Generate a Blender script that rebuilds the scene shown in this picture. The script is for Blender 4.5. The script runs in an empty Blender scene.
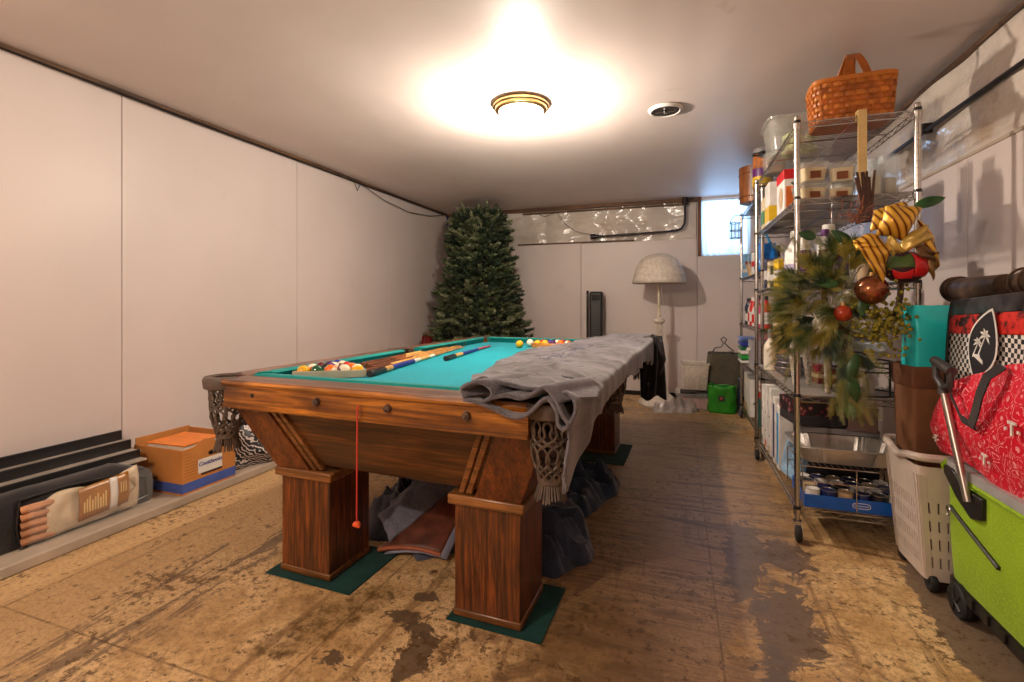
import bpy, math, random
from mathutils import Vector, Matrix, noise
S = bpy.context.scene
C = S.collection
R = math.radians
PI = math.pi
rnd = random.Random(7)

# ------------------------------------------------------------------ camera, world, lights, exposure
cam_d = bpy.data.cameras.new('camera'); cam = bpy.data.objects.new('camera', cam_d); C.objects.link(cam)
cam.location = (0, 0, 1.1); cam.rotation_euler = (R(90), 0, R(19.08))
cam_d.sensor_width = 36; cam_d.lens = 36*480/1024; cam_d.shift_y = -38/1024
cam_d.clip_start = 0.02
S.camera = cam
S.view_settings.view_transform = 'Standard'; S.view_settings.look = 'None'
S.view_settings.gamma = 1; S.view_settings.use_curve_mapping = False
S.view_settings.exposure = 0.0

def srgb(r, g, b):
    f = lambda c: (c/255/12.92) if c/255 <= .04045 else ((c/255+.055)/1.055)**2.4
    return (f(r), f(g), f(b), 1)

w = bpy.data.worlds.new('daylight'); S.world = w; w.use_nodes = True
w.node_tree.nodes['Background'].inputs[0].default_value = (.50, .72, 1, 1)
w.node_tree.nodes['Background'].inputs[1].default_value = 1.2

def lamp(name, kind, loc, energy, color, size=.1, rot=(0, 0, 0), sy=None):
    d = bpy.data.lights.new(name, kind); d.energy = energy; d.color = color
    if kind == 'AREA':
        d.shape = 'RECTANGLE'; d.size = size; d.size_y = sy or size
    else: d.shadow_soft_size = size
    o = bpy.data.objects.new(name, d); C.objects.link(o); o.location = loc; o.rotation_euler = rot
    return o
LAMP1 = (-.909, 2.797); LAMP2_ASSUMED = (-1.45, -.35)
CEIL = 2.315
WARM = (1, .85, .70)
lamp('ceiling_bulb', 'POINT', (LAMP1[0], LAMP1[1], CEIL-.235), 98, WARM, .03)
lamp('assumed_front_bulb', 'POINT', (LAMP2_ASSUMED[0], LAMP2_ASSUMED[1], 1.93), 84, WARM, .03)  # assumed second light, out of view; hung low to brighten the ceiling
lamp('window_daylight', 'AREA', (.50, 6.35, 2.05), 34, (.36, .62, 1), .7, (R(-90), 0, 0), .55)

# ------------------------------------------------------------------ mesh helper
class MB:
    def __init__(s): s.v = []; s.f = []; s.m = []; s.T = None
    def add(s, vs, fs, m=0):
        b = len(s.v)
        if s.T is not None: vs = [s.T @ Vector(p) for p in vs]
        s.v += [tuple(p) for p in vs]
        s.f += [tuple(i+b for i in f) for f in fs]; s.m += [m]*len(fs)
        return s
    def box(s, x0, x1, y0, y1, z0, z1, m=0):
        vs = [(x, y, z) for z in (z0, z1) for y in (y0, y1) for x in (x0, x1)]
        return s.add(vs, [(0, 2, 3, 1), (4, 5, 7, 6), (0, 1, 5, 4), (2, 6, 7, 3), (0, 4, 6, 2), (1, 3, 7, 5)], m)
    def loft(s, loops, m=0, caps=True, closed=True):
        n = len(loops[0]); vs = [p for l in loops for p in l]; fs = []
        for i in range(len(loops)-1):
            for j in range(n if closed else n-1):
                k = (j+1) % n
                fs.append((i*n+j, i*n+k, (i+1)*n+k, (i+1)*n+j))
        if caps: fs += [tuple(range(n))[::-1], tuple(range((len(loops)-1)*n, len(loops)*n))]
        return s.add(vs, fs, m)
    def tube(s, pts, r, n=6, m=0, closed=False):
        pts = [Vector(p) for p in pts]; N = len(pts); loops = []
        up = None
        for i, p in enumerate(pts):
            if closed: d = pts[(i+1) % N]-pts[i-1]
            else: d = pts[min(i+1, N-1)]-pts[max(i-1, 0)]
            d = d.normalized() if d.length > 1e-9 else Vector((0, 0, 1))
            if up is None: up = d.orthogonal().normalized()
            else:
                up = up-d*up.dot(d)
                up = up.normalized() if up.length > 1e-6 else d.orthogonal().normalized()
            sd = d.cross(up); rr = r[i] if isinstance(r, (list, tuple)) else r
            loops.append([p+(up*math.cos(2*PI*k/n)+sd*math.sin(2*PI*k/n))*rr for k in range(n)])
        if closed: loops.append(loops[0])
        return s.loft(loops, m, caps=not closed)
    def cyl(s, p0, p1, r0, r1=None, n=16, m=0):
        return s.tube([p0, p1], [r0, r0 if r1 is None else r1], n, m)
    def lathe(s, prof, c=(0, 0, 0), n=24, m=0, sx=1, sy=1, caps=True, f=None):
        loops = []
        for r, z in prof:
            L = []
            for k in range(n):
                a = 2*PI*k/n; q = r*(f(a, z) if f else 1)
                L.append((c[0]+q*math.cos(a)*sx, c[1]+q*math.sin(a)*sy, c[2]+z))
            loops.append(L)
        return s.loft(loops, m, caps=caps)
    def ball(s, c, r, n=16, m=0, sc=(1, 1, 1)):
        prof = []
        h = n//2
        for i in range(h+1):
            a = -PI/2+PI*i/h; prof.append((max(r*math.cos(a), 1e-4), r*math.sin(a)*sc[2]))
        return s.lathe(prof, c, n, m, sc[0], sc[1])
    def grid(s, fn, nu, nv, m=0):
        vs = [fn(i/nu, j/nv) for i in range(nu+1) for j in range(nv+1)]
        fs = [(i*(nv+1)+j, (i+1)*(nv+1)+j, (i+1)*(nv+1)+j+1, i*(nv+1)+j+1) for i in range(nu) for j in range(nv)]
        return s.add(vs, fs, m)
    def prism(s, poly, z0, z1, m=0):
        return s.loft([[(x, y, z0) for x, y in poly], [(x, y, z1) for x, y in poly]], m)
    def build(s, name, mats, parent=None, bevel=0, smooth=True, solid=0, sub=0, angle=38):
        me = bpy.data.meshes.new(name); me.from_pydata(s.v, [], s.f)
        if not isinstance(mats, (list, tuple)): mats = [mats]
        for x in mats: me.materials.append(x)
        me.polygons.foreach_set('material_index', s.m)
        import bmesh
        b = bmesh.new(); b.from_mesh(me); bmesh.ops.recalc_face_normals(b, faces=b.faces); b.to_mesh(me); b.free()
        if smooth:
            me.polygons.foreach_set('use_smooth', [True]*len(me.polygons))
            me.set_sharp_from_angle(angle=R(angle))
        o = bpy.data.objects.new(name, me); C.objects.link(o)
        if parent: o.parent = parent
        if solid:
            q = o.modifiers.new('t', 'SOLIDIFY'); q.thickness = solid; q.offset = 0
        if sub:
            q = o.modifiers.new('s', 'SUBSURF'); q.levels = sub; q.render_levels = sub
        if bevel:
            q = o.modifiers.new('b', 'BEVEL'); q.width = bevel; q.segments = 2; q.limit_method = 'ANGLE'
        return o

def tag(o, label, cat, group=None, kind=None):
    if label: o['label'] = label
    if cat: o['category'] = cat
    if group: o['group'] = group
    if kind: o['kind'] = kind
    return o
def thing(name, label, cat, loc=(0, 0, 0), rz=0, group=None):
    o = bpy.data.objects.new(name, None); C.objects.link(o); o.location = loc; o.rotation_euler = (0, 0, rz)
    o.empty_display_size = .05
    return tag(o, label, cat, group)
def struct(name, mb, m, **k):
    o = mb.build(name, m, **k); o['kind'] = 'structure'; return o
def dup(o, parent=None, loc=None, rz=None, label=None):
    c = o.copy(); C.objects.link(c)
    if parent: c.parent = parent
    if loc is not None: c.location = loc
    if rz is not None: c.rotation_euler = (0, 0, rz)
    if label: c['label'] = label
    for ch in [x for x in o.children]: dup(ch, c)
    return c
def text(name, body, size, m, parent, loc, rot, extrude=.0006, shear=0, font_off=0):
    cu = bpy.data.curves.new(name, 'FONT'); cu.body = body; cu.size = size; cu.extrude = extrude; cu.shear = shear
    cu.align_x = 'CENTER'; cu.align_y = 'CENTER'; cu.offset = font_off
    t = bpy.data.objects.new(name, cu); C.objects.link(t)
    bpy.context.view_layer.update()
    me = bpy.data.meshes.new_from_object(t.evaluated_get(bpy.context.evaluated_depsgraph_get()))
    bpy.data.objects.remove(t)
    me.materials.clear(); me.materials.append(m)
    o = bpy.data.objects.new(name, me); C.objects.link(o); o.parent = parent; o.location = loc; o.rotation_euler = rot
    return o

# ------------------------------------------------------------------ materials
def nt(name):
    m = bpy.data.materials.new(name); m.use_nodes = True
    n = m.node_tree; b = n.nodes['Principled BSDF']; return m, n, b
def setb(b, rough=.5, metal=0, spec=None, **k):
    b.inputs['Roughness'].default_value = rough; b.inputs['Metallic'].default_value = metal
    if spec is not None: b.inputs['Specular IOR Level'].default_value = spec
def mix(n, fac, a, b_):
    x = n.nodes.new('ShaderNodeMix'); x.data_type = 'RGBA'
    if hasattr(fac, 'links'): n.links.new(fac, x.inputs[0])
    else: x.inputs[0].default_value = fac
    for i, q in ((6, a), (7, b_)):
        if hasattr(q, 'links'): n.links.new(q, x.inputs[i])
        else: x.inputs[i].default_value = q
    return x.outputs[2]
def coords(n, scale=(1, 1, 1), rot=(0, 0, 0), kind='Object'):
    t = n.nodes.new('ShaderNodeTexCoord'); mp = n.nodes.new('ShaderNodeMapping')
    mp.inputs['Scale'].default_value = scale; mp.inputs['Rotation'].default_value = rot
    n.links.new(t.outputs[kind], mp.inputs[0]); return mp.outputs[0]
def nz(n, vec, scale, detail=4, rough=.55, dist=0):
    x = n.nodes.new('ShaderNodeTexNoise'); x.inputs['Scale'].default_value = scale
    x.inputs['Detail'].default_value = detail; x.inputs['Roughness'].default_value = rough
    x.inputs['Distortion'].default_value = dist
    n.links.new(vec, x.inputs['Vector']); return x.outputs['Fac']
def ramp(n, fac, stops, interp='LINEAR'):
    x = n.nodes.new('ShaderNodeValToRGB'); e = x.color_ramp; e.interpolation = interp
    while len(e.elements) < len(stops): e.elements.new(.5)
    for el, (p, c) in zip(e.elements, stops):
        el.position = p; el.color = c if len(c) == 4 else (*c, 1)
    n.links.new(fac, x.inputs[0]); return x.outputs[0]
def bump(n, b, h, strength=.3, dist=.01):
    x = n.nodes.new('ShaderNodeBump'); x.inputs['Strength'].default_value = strength; x.inputs['Distance'].default_value = dist
    n.links.new(h, x.inputs['Height']); n.links.new(x.outputs[0], b.inputs['Normal'])
W0, W1 = (0, 0, 0, 1), (1, 1, 1, 1)
def math_(n, op, a, b_=None):
    x = n.nodes.new('ShaderNodeMath'); x.operation = op
    for i, q in ((0, a), (1, b_)):
        if q is None: continue
        if hasattr(q, 'links'): n.links.new(q, x.inputs[i])
        else: x.inputs[i].default_value = q
    return x.outputs[0]

def plain(name, rgb, rough=.5, metal=0, var=.12, vs=12, bmp=.0, spec=None):
    m, n, b = nt(name); setb(b, rough, metal, spec)
    c = srgb(*rgb); v = coords(n); f = nz(n, v, vs)
    d = tuple(x*(1-var*1.6) for x in c[:3])+(1,); l = tuple(min(1, x*(1+var)) for x in c[:3])+(1,)
    n.links.new(ramp(n, f, [(.3, d), (.7, l)]), b.inputs['Base Color'])
    if bmp: bump(n, b, nz(n, v, vs*3), bmp, .004)
    return m
def glass(name, rgb=(235, 240, 240), rough=.08, alpha=.35):
    m, n, b = nt(name); setb(b, rough)
    b.inputs['Base Color'].default_value = srgb(*rgb); b.inputs['Alpha'].default_value = alpha
    v = coords(n); bump(n, b, nz(n, v, 14), .15, .01)
    return m
def wood(name, dark, light, axis='X', rough=.32, scale=1.0, coat=.3):
    m, n, b = nt(name); setb(b, rough)
    sc = {'X': (1.2, 16, 16), 'Y': (16, 1.2, 16), 'Z': (16, 16, 1.2)}[axis]
    v = coords(n, tuple(x*scale for x in sc))
    f1 = nz(n, v, 1.6, 6, .62, .7)
    sc2 = {'X': (3, 110, 110), 'Y': (110, 3, 110), 'Z': (110, 110, 3)}[axis]
    f2 = nz(n, coords(n, sc2), 1, 2)
    v3 = coords(n, (3, 3, 3)); f3 = nz(n, v3, 1.3, 3)
    c1 = ramp(n, f1, [(.34, srgb(*dark)), (.5, srgb(*[(a+c)//2 for a, c in zip(dark, light)])), (.64, srgb(*light))])
    c2 = mix(n, ramp(n, f2, [(.40, W1), (.52, W0)]), c1, srgb(*[int(x*.45) for x in dark]))
    c2m = mix(n, .55, c1, c2)
    c3 = mix(n, ramp(n, f3, [(.35, (.5, .5, .5, 1)), (.6, W0)]), c2m, srgb(*[int(x*.6) for x in dark]))
    n.links.new(c3, b.inputs['Base Color'])
    b.inputs['Coat Weight'].default_value = coat; b.inputs['Coat Roughness'].default_value = .25
    bump(n, b, f2, .12, .003)
    return m
def cloth(name, rgb, var=.25, rough=.95, vs=6, fuzz=90, sheen=.3):
    m, n, b = nt(name); setb(b, rough, spec=.15)
    c = srgb(*rgb); v = coords(n); f = nz(n, v, vs, 5); g = nz(n, v, fuzz, 2)
    d = tuple(x*(1-var*1.7) for x in c[:3])+(1,); l = tuple(min(1, x*(1+var)) for x in c[:3])+(1,)
    base = ramp(n, f, [(.3, d), (.7, l)])
    n.links.new(mix(n, ramp(n, g, [(.45, W0), (.7, (.5, .5, .5, 1))]), base, tuple(min(1, x*1.7) for x in c[:3])+(1,)), b.inputs['Base Color'])
    b.inputs['Sheen Weight'].default_value = sheen
    bump(n, b, g, .4, .002)
    return m

M = {}
def wallmat():
    m, n, b = nt('wall_panel_paint'); setb(b, .42, spec=.4)
    v = coords(n); f = nz(n, v, .8, 3)
    g = nz(n, v, 5, 4)
    base = ramp(n, f, [(.3, srgb(206, 193, 188)), (.7, srgb(219, 206, 201))])
    # faint stains and nail marks
    n.links.new(mix(n, ramp(n, g, [(.66, W0), (.78, (.25, .25, .25, 1))]), base, srgb(190, 170, 152)), b.inputs['Base Color'])
    bump(n, b, nz(n, v, 2.2, 2), .10, .03)
    return m
M['wall'] = wallmat()
def ceilmat():
    m, n, b = nt('ceiling_paint'); setb(b, .48, spec=.4)
    v = coords(n); f = nz(n, v, .9, 3)
    base = ramp(n, f, [(.3, srgb(210, 196, 190)), (.7, srgb(222, 208, 202))])
    g = nz(n, v, 3, 5)
    n.links.new(mix(n, ramp(n, g, [(.68, W0), (.75, (.5, .5, .5, 1))]), base, srgb(176, 150, 130)), b.inputs['Base Color'])
    h = math_(n, 'ADD', nz(n, coords(n, (1, .35, 1)), 1.6, 2), math_(n, 'MULTIPLY', nz(n, v, 9, 3), .08))
    bump(n, b, h, .35, .05)
    return m
M['ceil'] = ceilmat()
def plasticsheet():
    m, n, b = nt('crinkled_poly_sheet'); setb(b, .16, spec=.6)
    v = coords(n, (1, 1, 1.6)); f = nz(n, v, 1.6, 3); s = nz(n, v, 3.2, 5)
    base = ramp(n, f, [(.3, srgb(196, 184, 172)), (.7, srgb(226, 216, 206))])
    n.links.new(mix(n, ramp(n, s, [(.58, W0), (.72, (.6, .6, .6, 1))]), base, srgb(172, 140, 100)), b.inputs['Base Color'])
    w_ = n.nodes.new('ShaderNodeTexWave'); w_.inputs['Scale'].default_value = .8; w_.inputs['Distortion'].default_value = 9
    w_.inputs['Detail'].default_value = 3; n.links.new(coords(n, (1, 1, 2.5)), w_.inputs[0])
    bump(n, b, math_(n, 'ADD', w_.outputs['Fac'], nz(n, v, 6, 3)), .55, .03)
    return m
M['sheet'] = plasticsheet()
def floormat():
    m, n, b = nt('worn_concrete_with_old_tile_glue'); setb(b, .5, spec=.4)
    v = coords(n)
    sep = n.nodes.new('ShaderNodeSeparateXYZ'); n.links.new(v, sep.inputs[0])
    med = nz(n, v, 2.4, 8, .66, .5); fine = nz(n, v, 19, 6, .72); vf = nz(n, v, 70, 3, .7)
    streak = nz(n, coords(n, (7, .9, 1), (0, 0, R(-14))), 1.5, 7, .68, .7)
    cross = nz(n, coords(n, (1, 8, 1), (0, 0, R(20))), 1.5, 6, .68, .7)
    def blob(cx, cy, rx, ry, rot=0, wob=.9):
        q = coords(n, (1, 1, 1)); mp = n.nodes.new('ShaderNodeMapping'); mp.vector_type = 'TEXTURE'
        mp.inputs['Location'].default_value = (cx, cy, 0); mp.inputs['Rotation'].default_value = (0, 0, R(rot)); mp.inputs['Scale'].default_value = (rx, ry, 1)
        n.links.new(q, mp.inputs[0]); ln = n.nodes.new('ShaderNodeVectorMath'); ln.operation = 'LENGTH'; n.links.new(mp.outputs[0], ln.inputs[0])
        d = math_(n, 'SUBTRACT', 1, ln.outputs['Value'])            # 1 at the centre, 0 at the rim
        return math_(n, 'ADD', math_(n, 'MAXIMUM', d, -1.6), math_(n, 'MULTIPLY', math_(n, 'SUBTRACT', edge, .5), 4.5*wob))
    edge = math_(n, 'ADD', math_(n, 'MULTIPLY', nz(n, v, 9, 9, .72, .8), .65), math_(n, 'MULTIPLY', med, .35))
    def crisp(x, lo, hi, k=1): return ramp(n, x, [(lo, W0), (hi, (k, k, k, 1))])
    def over(c, mask, col): return mix(n, mask, c, col)
    c = ramp(n, med, [(.30, srgb(140, 106, 66)), (.44, srgb(198, 160, 108)), (.58, srgb(226, 192, 142)), (.72, srgb(160, 124, 80))])
    c = over(c, ramp(n, fine, [(.36, (.75, .75, .75, 1)), (.5, W0)]), srgb(134, 100, 58))
    c = over(c, ramp(n, streak, [(.52, W0), (.66, (.5, .5, .5, 1))]), srgb(150, 112, 70))
    # pale smoother cement beside the ledge
    ax = math_(n, 'ADD', sep.outputs[0], math_(n, 'MULTIPLY', math_(n, 'SUBTRACT', med, .5), 1.2))
    pale = ramp(n, streak, [(.3, srgb(176, 142, 100)), (.7, srgb(208, 174, 126))])
    c = over(c, ramp(n, math_(n, 'ADD', math_(n, 'MULTIPLY', ax, -.25), 0), [(.36, W0), (.52, (.8, .8, .8, 1))]), pale)
    # aisle between table and shelves: brown-grey glue film
    grey = ramp(n, cross, [(.36, srgb(84, 62, 44)), (.5, srgb(160, 126, 90)), (.64, srgb(82, 66, 54))])
    ais = blob(-.05, 3.3, .75, 2.6, 0, .45)
    c = over(c, ramp(n, ais, [(.0, W0), (.22, (.88, .88, .88, 1))]), grey)
    c = over(c, ramp(n, blob(-.25, 1.45, .35, .5, 0, .5), [(.05, W0), (.5, (.6, .6, .6, 1))]), srgb(112, 82, 44))
    c = over(c, crisp(streak, .60, .62, .35), srgb(104, 76, 50))
    slate = srgb(94, 80, 72)
    for args, lo in (((.27, 2.25, .10, .45, -5, 1.0), .12), ((.35, 1.85, .12, .40, -8, 1.1), .12), ((.45, 2.35, .10, .16, 0, 1.0), .15),
                     ((.40, 1.45, .14, .3, 30, 1.2), .2), ((.98, 1.9, .22, .9, 0, .3), .30)):
        c = over(c, crisp(blob(*args), lo, lo+.03, .85), slate)
    for args in ((-.91, 1.46, .10, .055, 30, 1.7), (-.89, 1.59, .06, .035, 20, 1.4), (-.78, 1.29, .05, .11, 0, 1.6), (-.83, 1.43, .05, .04, 0, 1.4), (-1.0, 1.22, .09, .05, 0, 1.8)):
        c = over(c, crisp(blob(*args), .18, .23, .9), srgb(88, 70, 54))
    # brown moss-like crust in front of the table
    crust = blob(-1.13, 1.40, .11, .30, -22, .6)
    c = over(c, math_(n, 'MULTIPLY', ramp(n, crust, [(.05, W0), (.3, W1)]), ramp(n, fine, [(.38, (.95, .95, .95, 1)), (.60, (.25, .25, .25, 1))])), srgb(96, 70, 26))
    # flaking streak on the left
    st = blob(-1.80, 1.35, .20, .75, 0, .8)
    c = over(c, math_(n, 'MULTIPLY', crisp(st, .1, .3), crisp(streak, .50, .53, .8)), srgb(112, 92, 74))
    # flakes anywhere
    sp = nz(n, v, 3.1, 8, .70, .9)
    c = over(c, crisp(sp, .625, .64, .7), srgb(108, 86, 66))
    crumbs = math_(n, 'MULTIPLY', nz(n, v, 30, 5, .74), math_(n, 'ADD', med, .5))
    c = over(c, crisp(crumbs, .575, .61, .8), srgb(84, 60, 34))
    c = over(c, ramp(n, vf, [(.40, (.35, .35, .35, 1)), (.52, W0)]), srgb(110, 82, 50))
    br = n.nodes.new('ShaderNodeTexBrick'); br.offset = 0; br.inputs['Scale'].default_value = 1
    br.inputs['Brick Width'].default_value = 1.22; br.inputs['Row Height'].default_value = 2.44
    br.inputs['Mortar Size'].default_value = .005; br.inputs['Mortar Smooth'].default_value = .5
    mp = n.nodes.new('ShaderNodeMapping'); mp.inputs['Location'].default_value = (1.09, 1.4, 0); n.links.new(v, mp.inputs[0]); n.links.new(mp.outputs[0], br.inputs['Vector'])
    c = over(c, math_(n, 'MULTIPLY', br.outputs['Fac'], ramp(n, fine, [(.4, (.2, .2, .2, 1)), (.6, (.8, .8, .8, 1))])), srgb(96, 72, 44))
    n.links.new(c, b.inputs['Base Color'])
    n.links.new(ramp(n, math_(n, 'ADD', ais, 0), [(.0, (.62,)*3+(1,)), (.3, (.36,)*3+(1,))]), b.inputs['Roughness'])
    bump(n, b, math_(n, 'ADD', math_(n, 'MULTIPLY', med, .6), math_(n, 'MULTIPLY', fine, .5)), .6, .012)
    return m
M['floor'] = floormat()
M['ledge'] = plain('grey_ledge_concrete', (176, 160, 142), .8, var=.12, vs=5, bmp=.4)
M['oldwood'] = wood('old_brown_board', (84, 52, 30), (142, 98, 60), 'X', .6, coat=0)
M['oldwoodY'] = wood('old_brown_board_y', (70, 46, 30), (120, 86, 56), 'Y', .6, coat=0)
M['oldwoodZ'] = wood('old_brown_board_z', (96, 52, 26), (150, 92, 50), 'Z', .6, coat=0)
M['dark'] = plain('dark_gap', (34, 26, 24), .8)
M['blackpipe'] = plain('black_pipe', (36, 30, 32), .35, .3)
M['oakX'] = wood('golden_oak_rail', (104, 54, 14), (206, 130, 42), 'X')
M['oakY'] = wood('golden_oak_rail_y', (104, 54, 14), (206, 130, 42), 'Y')
M['railtop'] = wood('worn_brown_rail_top', (92, 56, 38), (150, 100, 72), 'X', .4)
M['railtopY'] = wood('worn_brown_rail_top_y', (92, 56, 38), (150, 100, 72), 'Y', .4)
M['body'] = wood('brown_oak_body', (58, 30, 10), (122, 70, 26), 'X', scale=1.3)
M['bodyZ'] = wood('reddish_oak_bracket', (92, 44, 16), (142, 74, 28), 'Z', scale=.7)
M['leg'] = wood('striped_oak_leg', (64, 30, 10), (152, 80, 28), 'Z', scale=2.6)
M['cap'] = wood('oak_cap', (110, 66, 28), (160, 104, 54), 'X')
M['felt'] = cloth('teal_felt', (0, 142, 158), .06, .9, 3, 200, .1)
M['cushion'] = cloth('green_teal_cushion', (12, 128, 124), .08, .9, 3, 200, .1)
M['leather'] = plain('brown_leather', (86, 70, 60), .5, var=.3, vs=20, bmp=.3)
M['netting'] = plain('grey_brown_leather_net', (92, 76, 64), .6, var=.3, vs=30)
M['iron'] = plain('dark_iron', (44, 28, 24), .45, .4)
M['metal'] = plain('chrome_wire', (190, 188, 186), .22, 1, var=.08)
M['post'] = plain('chrome_post', (206, 202, 196), .2, 1, var=.08)
M['black'] = plain('black_plastic', (26, 24, 26), .42)
M['rubber'] = plain('black_rubber', (30, 30, 32), .7)
M['pewter'] = plain('dark_pewter', (120, 106, 98), .35, .8, var=.4, vs=60)
M['brass'] = plain('brushed_gold', (196, 160, 104), .3, .9, var=.08)
M['white'] = plain('white_paint', (226, 222, 216), .5, var=.05)
M['wicker'] = plain('white_wicker', (214, 202, 188), .7, var=.12, vs=30, bmp=.3)
M['liner'] = glass('grey_shelf_liner', (150, 142, 134), .35, .62)
M['glass'] = glass('clear_plastic', (232, 232, 226), .1, .24)
M['glassB'] = glass('clear_glass', (214, 224, 228), .04, .28)
M['card'] = plain('cardboard', (196, 128, 62), .8, var=.08, vs=8)
M['foil'] = plain('aluminium_foil', (206, 202, 196), .34, .75, var=.06, vs=20, bmp=.4)

# ------------------------------------------------------------------ room shell
XL, XR, YB, YF = -3.0, 1.29, 5.93, -2.4
mb = MB(); mb.box(XL-.2, XR+.2, YF-.2, YB+.3, -.1, 0); struct('floor', mb, M['floor'], smooth=False)
mb = MB()
def ceilz(x, y): return CEIL+.012*noise.noise(Vector((x*.7, y*.5, 3)))
mb.grid(lambda u, v: (XL-.1+u*(XR-XL+.2), YF-.1+v*(YB-YF+.2), ceilz(u*4, v*8)), 40, 70)
mb.box(XL-.2, XR+.2, YF-.2, YB+.3, CEIL+.03, CEIL+.1)
struct('ceiling', mb, M['ceil'])
# left wall: hardboard panels with thin gaps
mb = MB(); edges = [YF, .53, 1.862, 3.194, 4.541, YB]
for a, b in zip(edges, edges[1:]): mb.box(XL-.04, XL, a+.002, b-.002, .0, CEIL-.022)
struct('wall_left', mb, M['wall'], bevel=.002)
mb = MB(); mb.box(XL-.12, XL-.041, YF-.1, YB+.1, 0, CEIL+.02); struct('wall_left_backing', mb, M['dark'])
mb = MB(); mb.box(XL, XL+.016, YF, YB, CEIL-.02, CEIL+.005); struct('trim_1', mb, M['oldwoodY'])
mb = MB(); mb.box(XL, -2.53, YF, YB, 0, .05); struct('trim_2', mb, M['ledge'], bevel=.008)
# front wall behind the camera
mb = MB(); mb.box(XL-.1, XR+.1, YF-.1, YF, 0, CEIL+.02); struct('wall_front', mb, M['wall'])
# back wall: panels below, window opening at the right
WX0, WX1, WZ0, WZ1 = .25, .76, 1.645, 2.29
mb = MB()
for a, b, t in [(XL, -2.2, 1.85), (-2.2, -1.142, 1.85), (-1.142, .207, 1.84)]: mb.box(a+.002, b-.002, YB, YB+.04, 0, t)
mb.box(.209, XR, YB, YB+.04, 0, WZ0-.004); mb.box(.209, WX0, YB, YB+.04, WZ0-.004, CEIL+.02); mb.box(WX1, XR, YB, YB+.04, WZ0-.004, CEIL+.02)
mb.box(XL-.1, WX0, YB+.08, YB+.2, 0, CEIL+.02); mb.box(WX1, XR+.1, YB+.041, YB+.2, 0, CEIL+.02)
mb.box(WX0, WX1, YB+.041, YB+.2, 0, WZ0-.006); mb.box(WX0, WX1, YB, YB+.2, WZ1, CEIL+.02)
struct('wall_back', mb, M['wall'], bevel=.002)
# crumpled plastic sheet on the upper band
mb = MB()
mb.grid(lambda u, v: (XL+u*3.2, YB+.03+.02*noise.noise(Vector((u*7, v*2.5, 1)))+.012*noise.noise(Vector((u*19, v*9, 4))), 1.83+v*.50), 90, 16)
o = mb.build('plastic_sheet', M['sheet']); tag(o, 'crinkled plastic sheeting across the top of the back wall', 'plastic sheet')
mb = MB(); mb.box(XL, .23, YB-.02, YB+.01, CEIL-.045, CEIL); mb.box(-1.9, .1, YB-.01, YB+.02, CEIL-.075, CEIL-.055)
struct('trim_3', mb, M['oldwood'])
mb = MB(); mb.box(-1.97, -.5, YB-.004, YB+.028, 1.842, 1.862); struct('trim_4', mb, M['oldwood'])
mb = MB(); mb.box(.215, .25, YB-.03, YB+.05, 1.64, CEIL); struct('trim_5', mb, M['oldwoodZ'])
mb = MB(); mb.box(XL, XR, YB-.02, YB, 0, .05); struct('baseboard_back', mb, M['dark'])
# window
mb = MB()
mb.box(WX0, WX0+.03, YB+.03, YB+.09, WZ0, WZ1); mb.box(WX1-.03, WX1, YB+.03, YB+.09, WZ0, WZ1)
mb.box(WX0+.03, WX1-.03, YB+.03, YB+.09, WZ0, WZ0+.03); mb.box(WX0+.03, WX1-.03, YB+.03, YB+.09, WZ1-.03, WZ1)
mb.box(.545, .565, YB+.04, YB+.08, WZ0+.03, WZ1-.03)
win = struct('window_1', mb, M['white'])
mb = MB(); mb.box(WX0+.03, WX1-.03, YB+.055, YB+.06, WZ0+.03, WZ1-.03); mb.build('pane', M['glassB'], win)
def curtainmat():
    m, n, b = nt('sheer_white_curtain'); n.nodes.remove(b)
    d = n.nodes.new('ShaderNodeBsdfDiffuse'); t = n.nodes.new('ShaderNodeBsdfTranslucent'); x = n.nodes.new('ShaderNodeMixShader')
    d.inputs[0].default_value = srgb(236, 240, 240); t.inputs[0].default_value = srgb(240, 246, 250); x.inputs[0].default_value = .65
    tr = n.nodes.new('ShaderNodeBsdfTransparent'); y = n.nodes.new('ShaderNodeMixShader')
    f = nz(n, coords(n, (1, 1, .5)), 12, 4)
    n.links.new(math_(n, 'MULTIPLY', f, .35), y.inputs[0])
    n.links.new(d.outputs[0], x.inputs[1]); n.links.new(t.outputs[0], x.inputs[2])
    n.links.new(x.outputs[0], y.inputs[1]); n.links.new(tr.outputs[0], y.inputs[2])
    n.links.new(y.outputs[0], n.nodes['Material Output'].inputs[0]); return m
M['curtain'] = curtainmat()
t = thing('curtain', 'sheer white curtain hanging in the small basement window', 'curtain', (.5, YB-.005, WZ0))
mb = MB(); mb.grid(lambda u, v: (-.25+u*.51, .012*math.sin(u*48+2*math.sin(v*2))*(1-.5*v)-.01*math.sin(v*3), -.005+v*.63), 90, 12); mb.build('drape', M['curtain'], t)
mb = MB(); mb.cyl((-.27, 0, .628), (.27, 0, .628), .006, n=8); mb.build('rod', M['white'], t)
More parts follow.
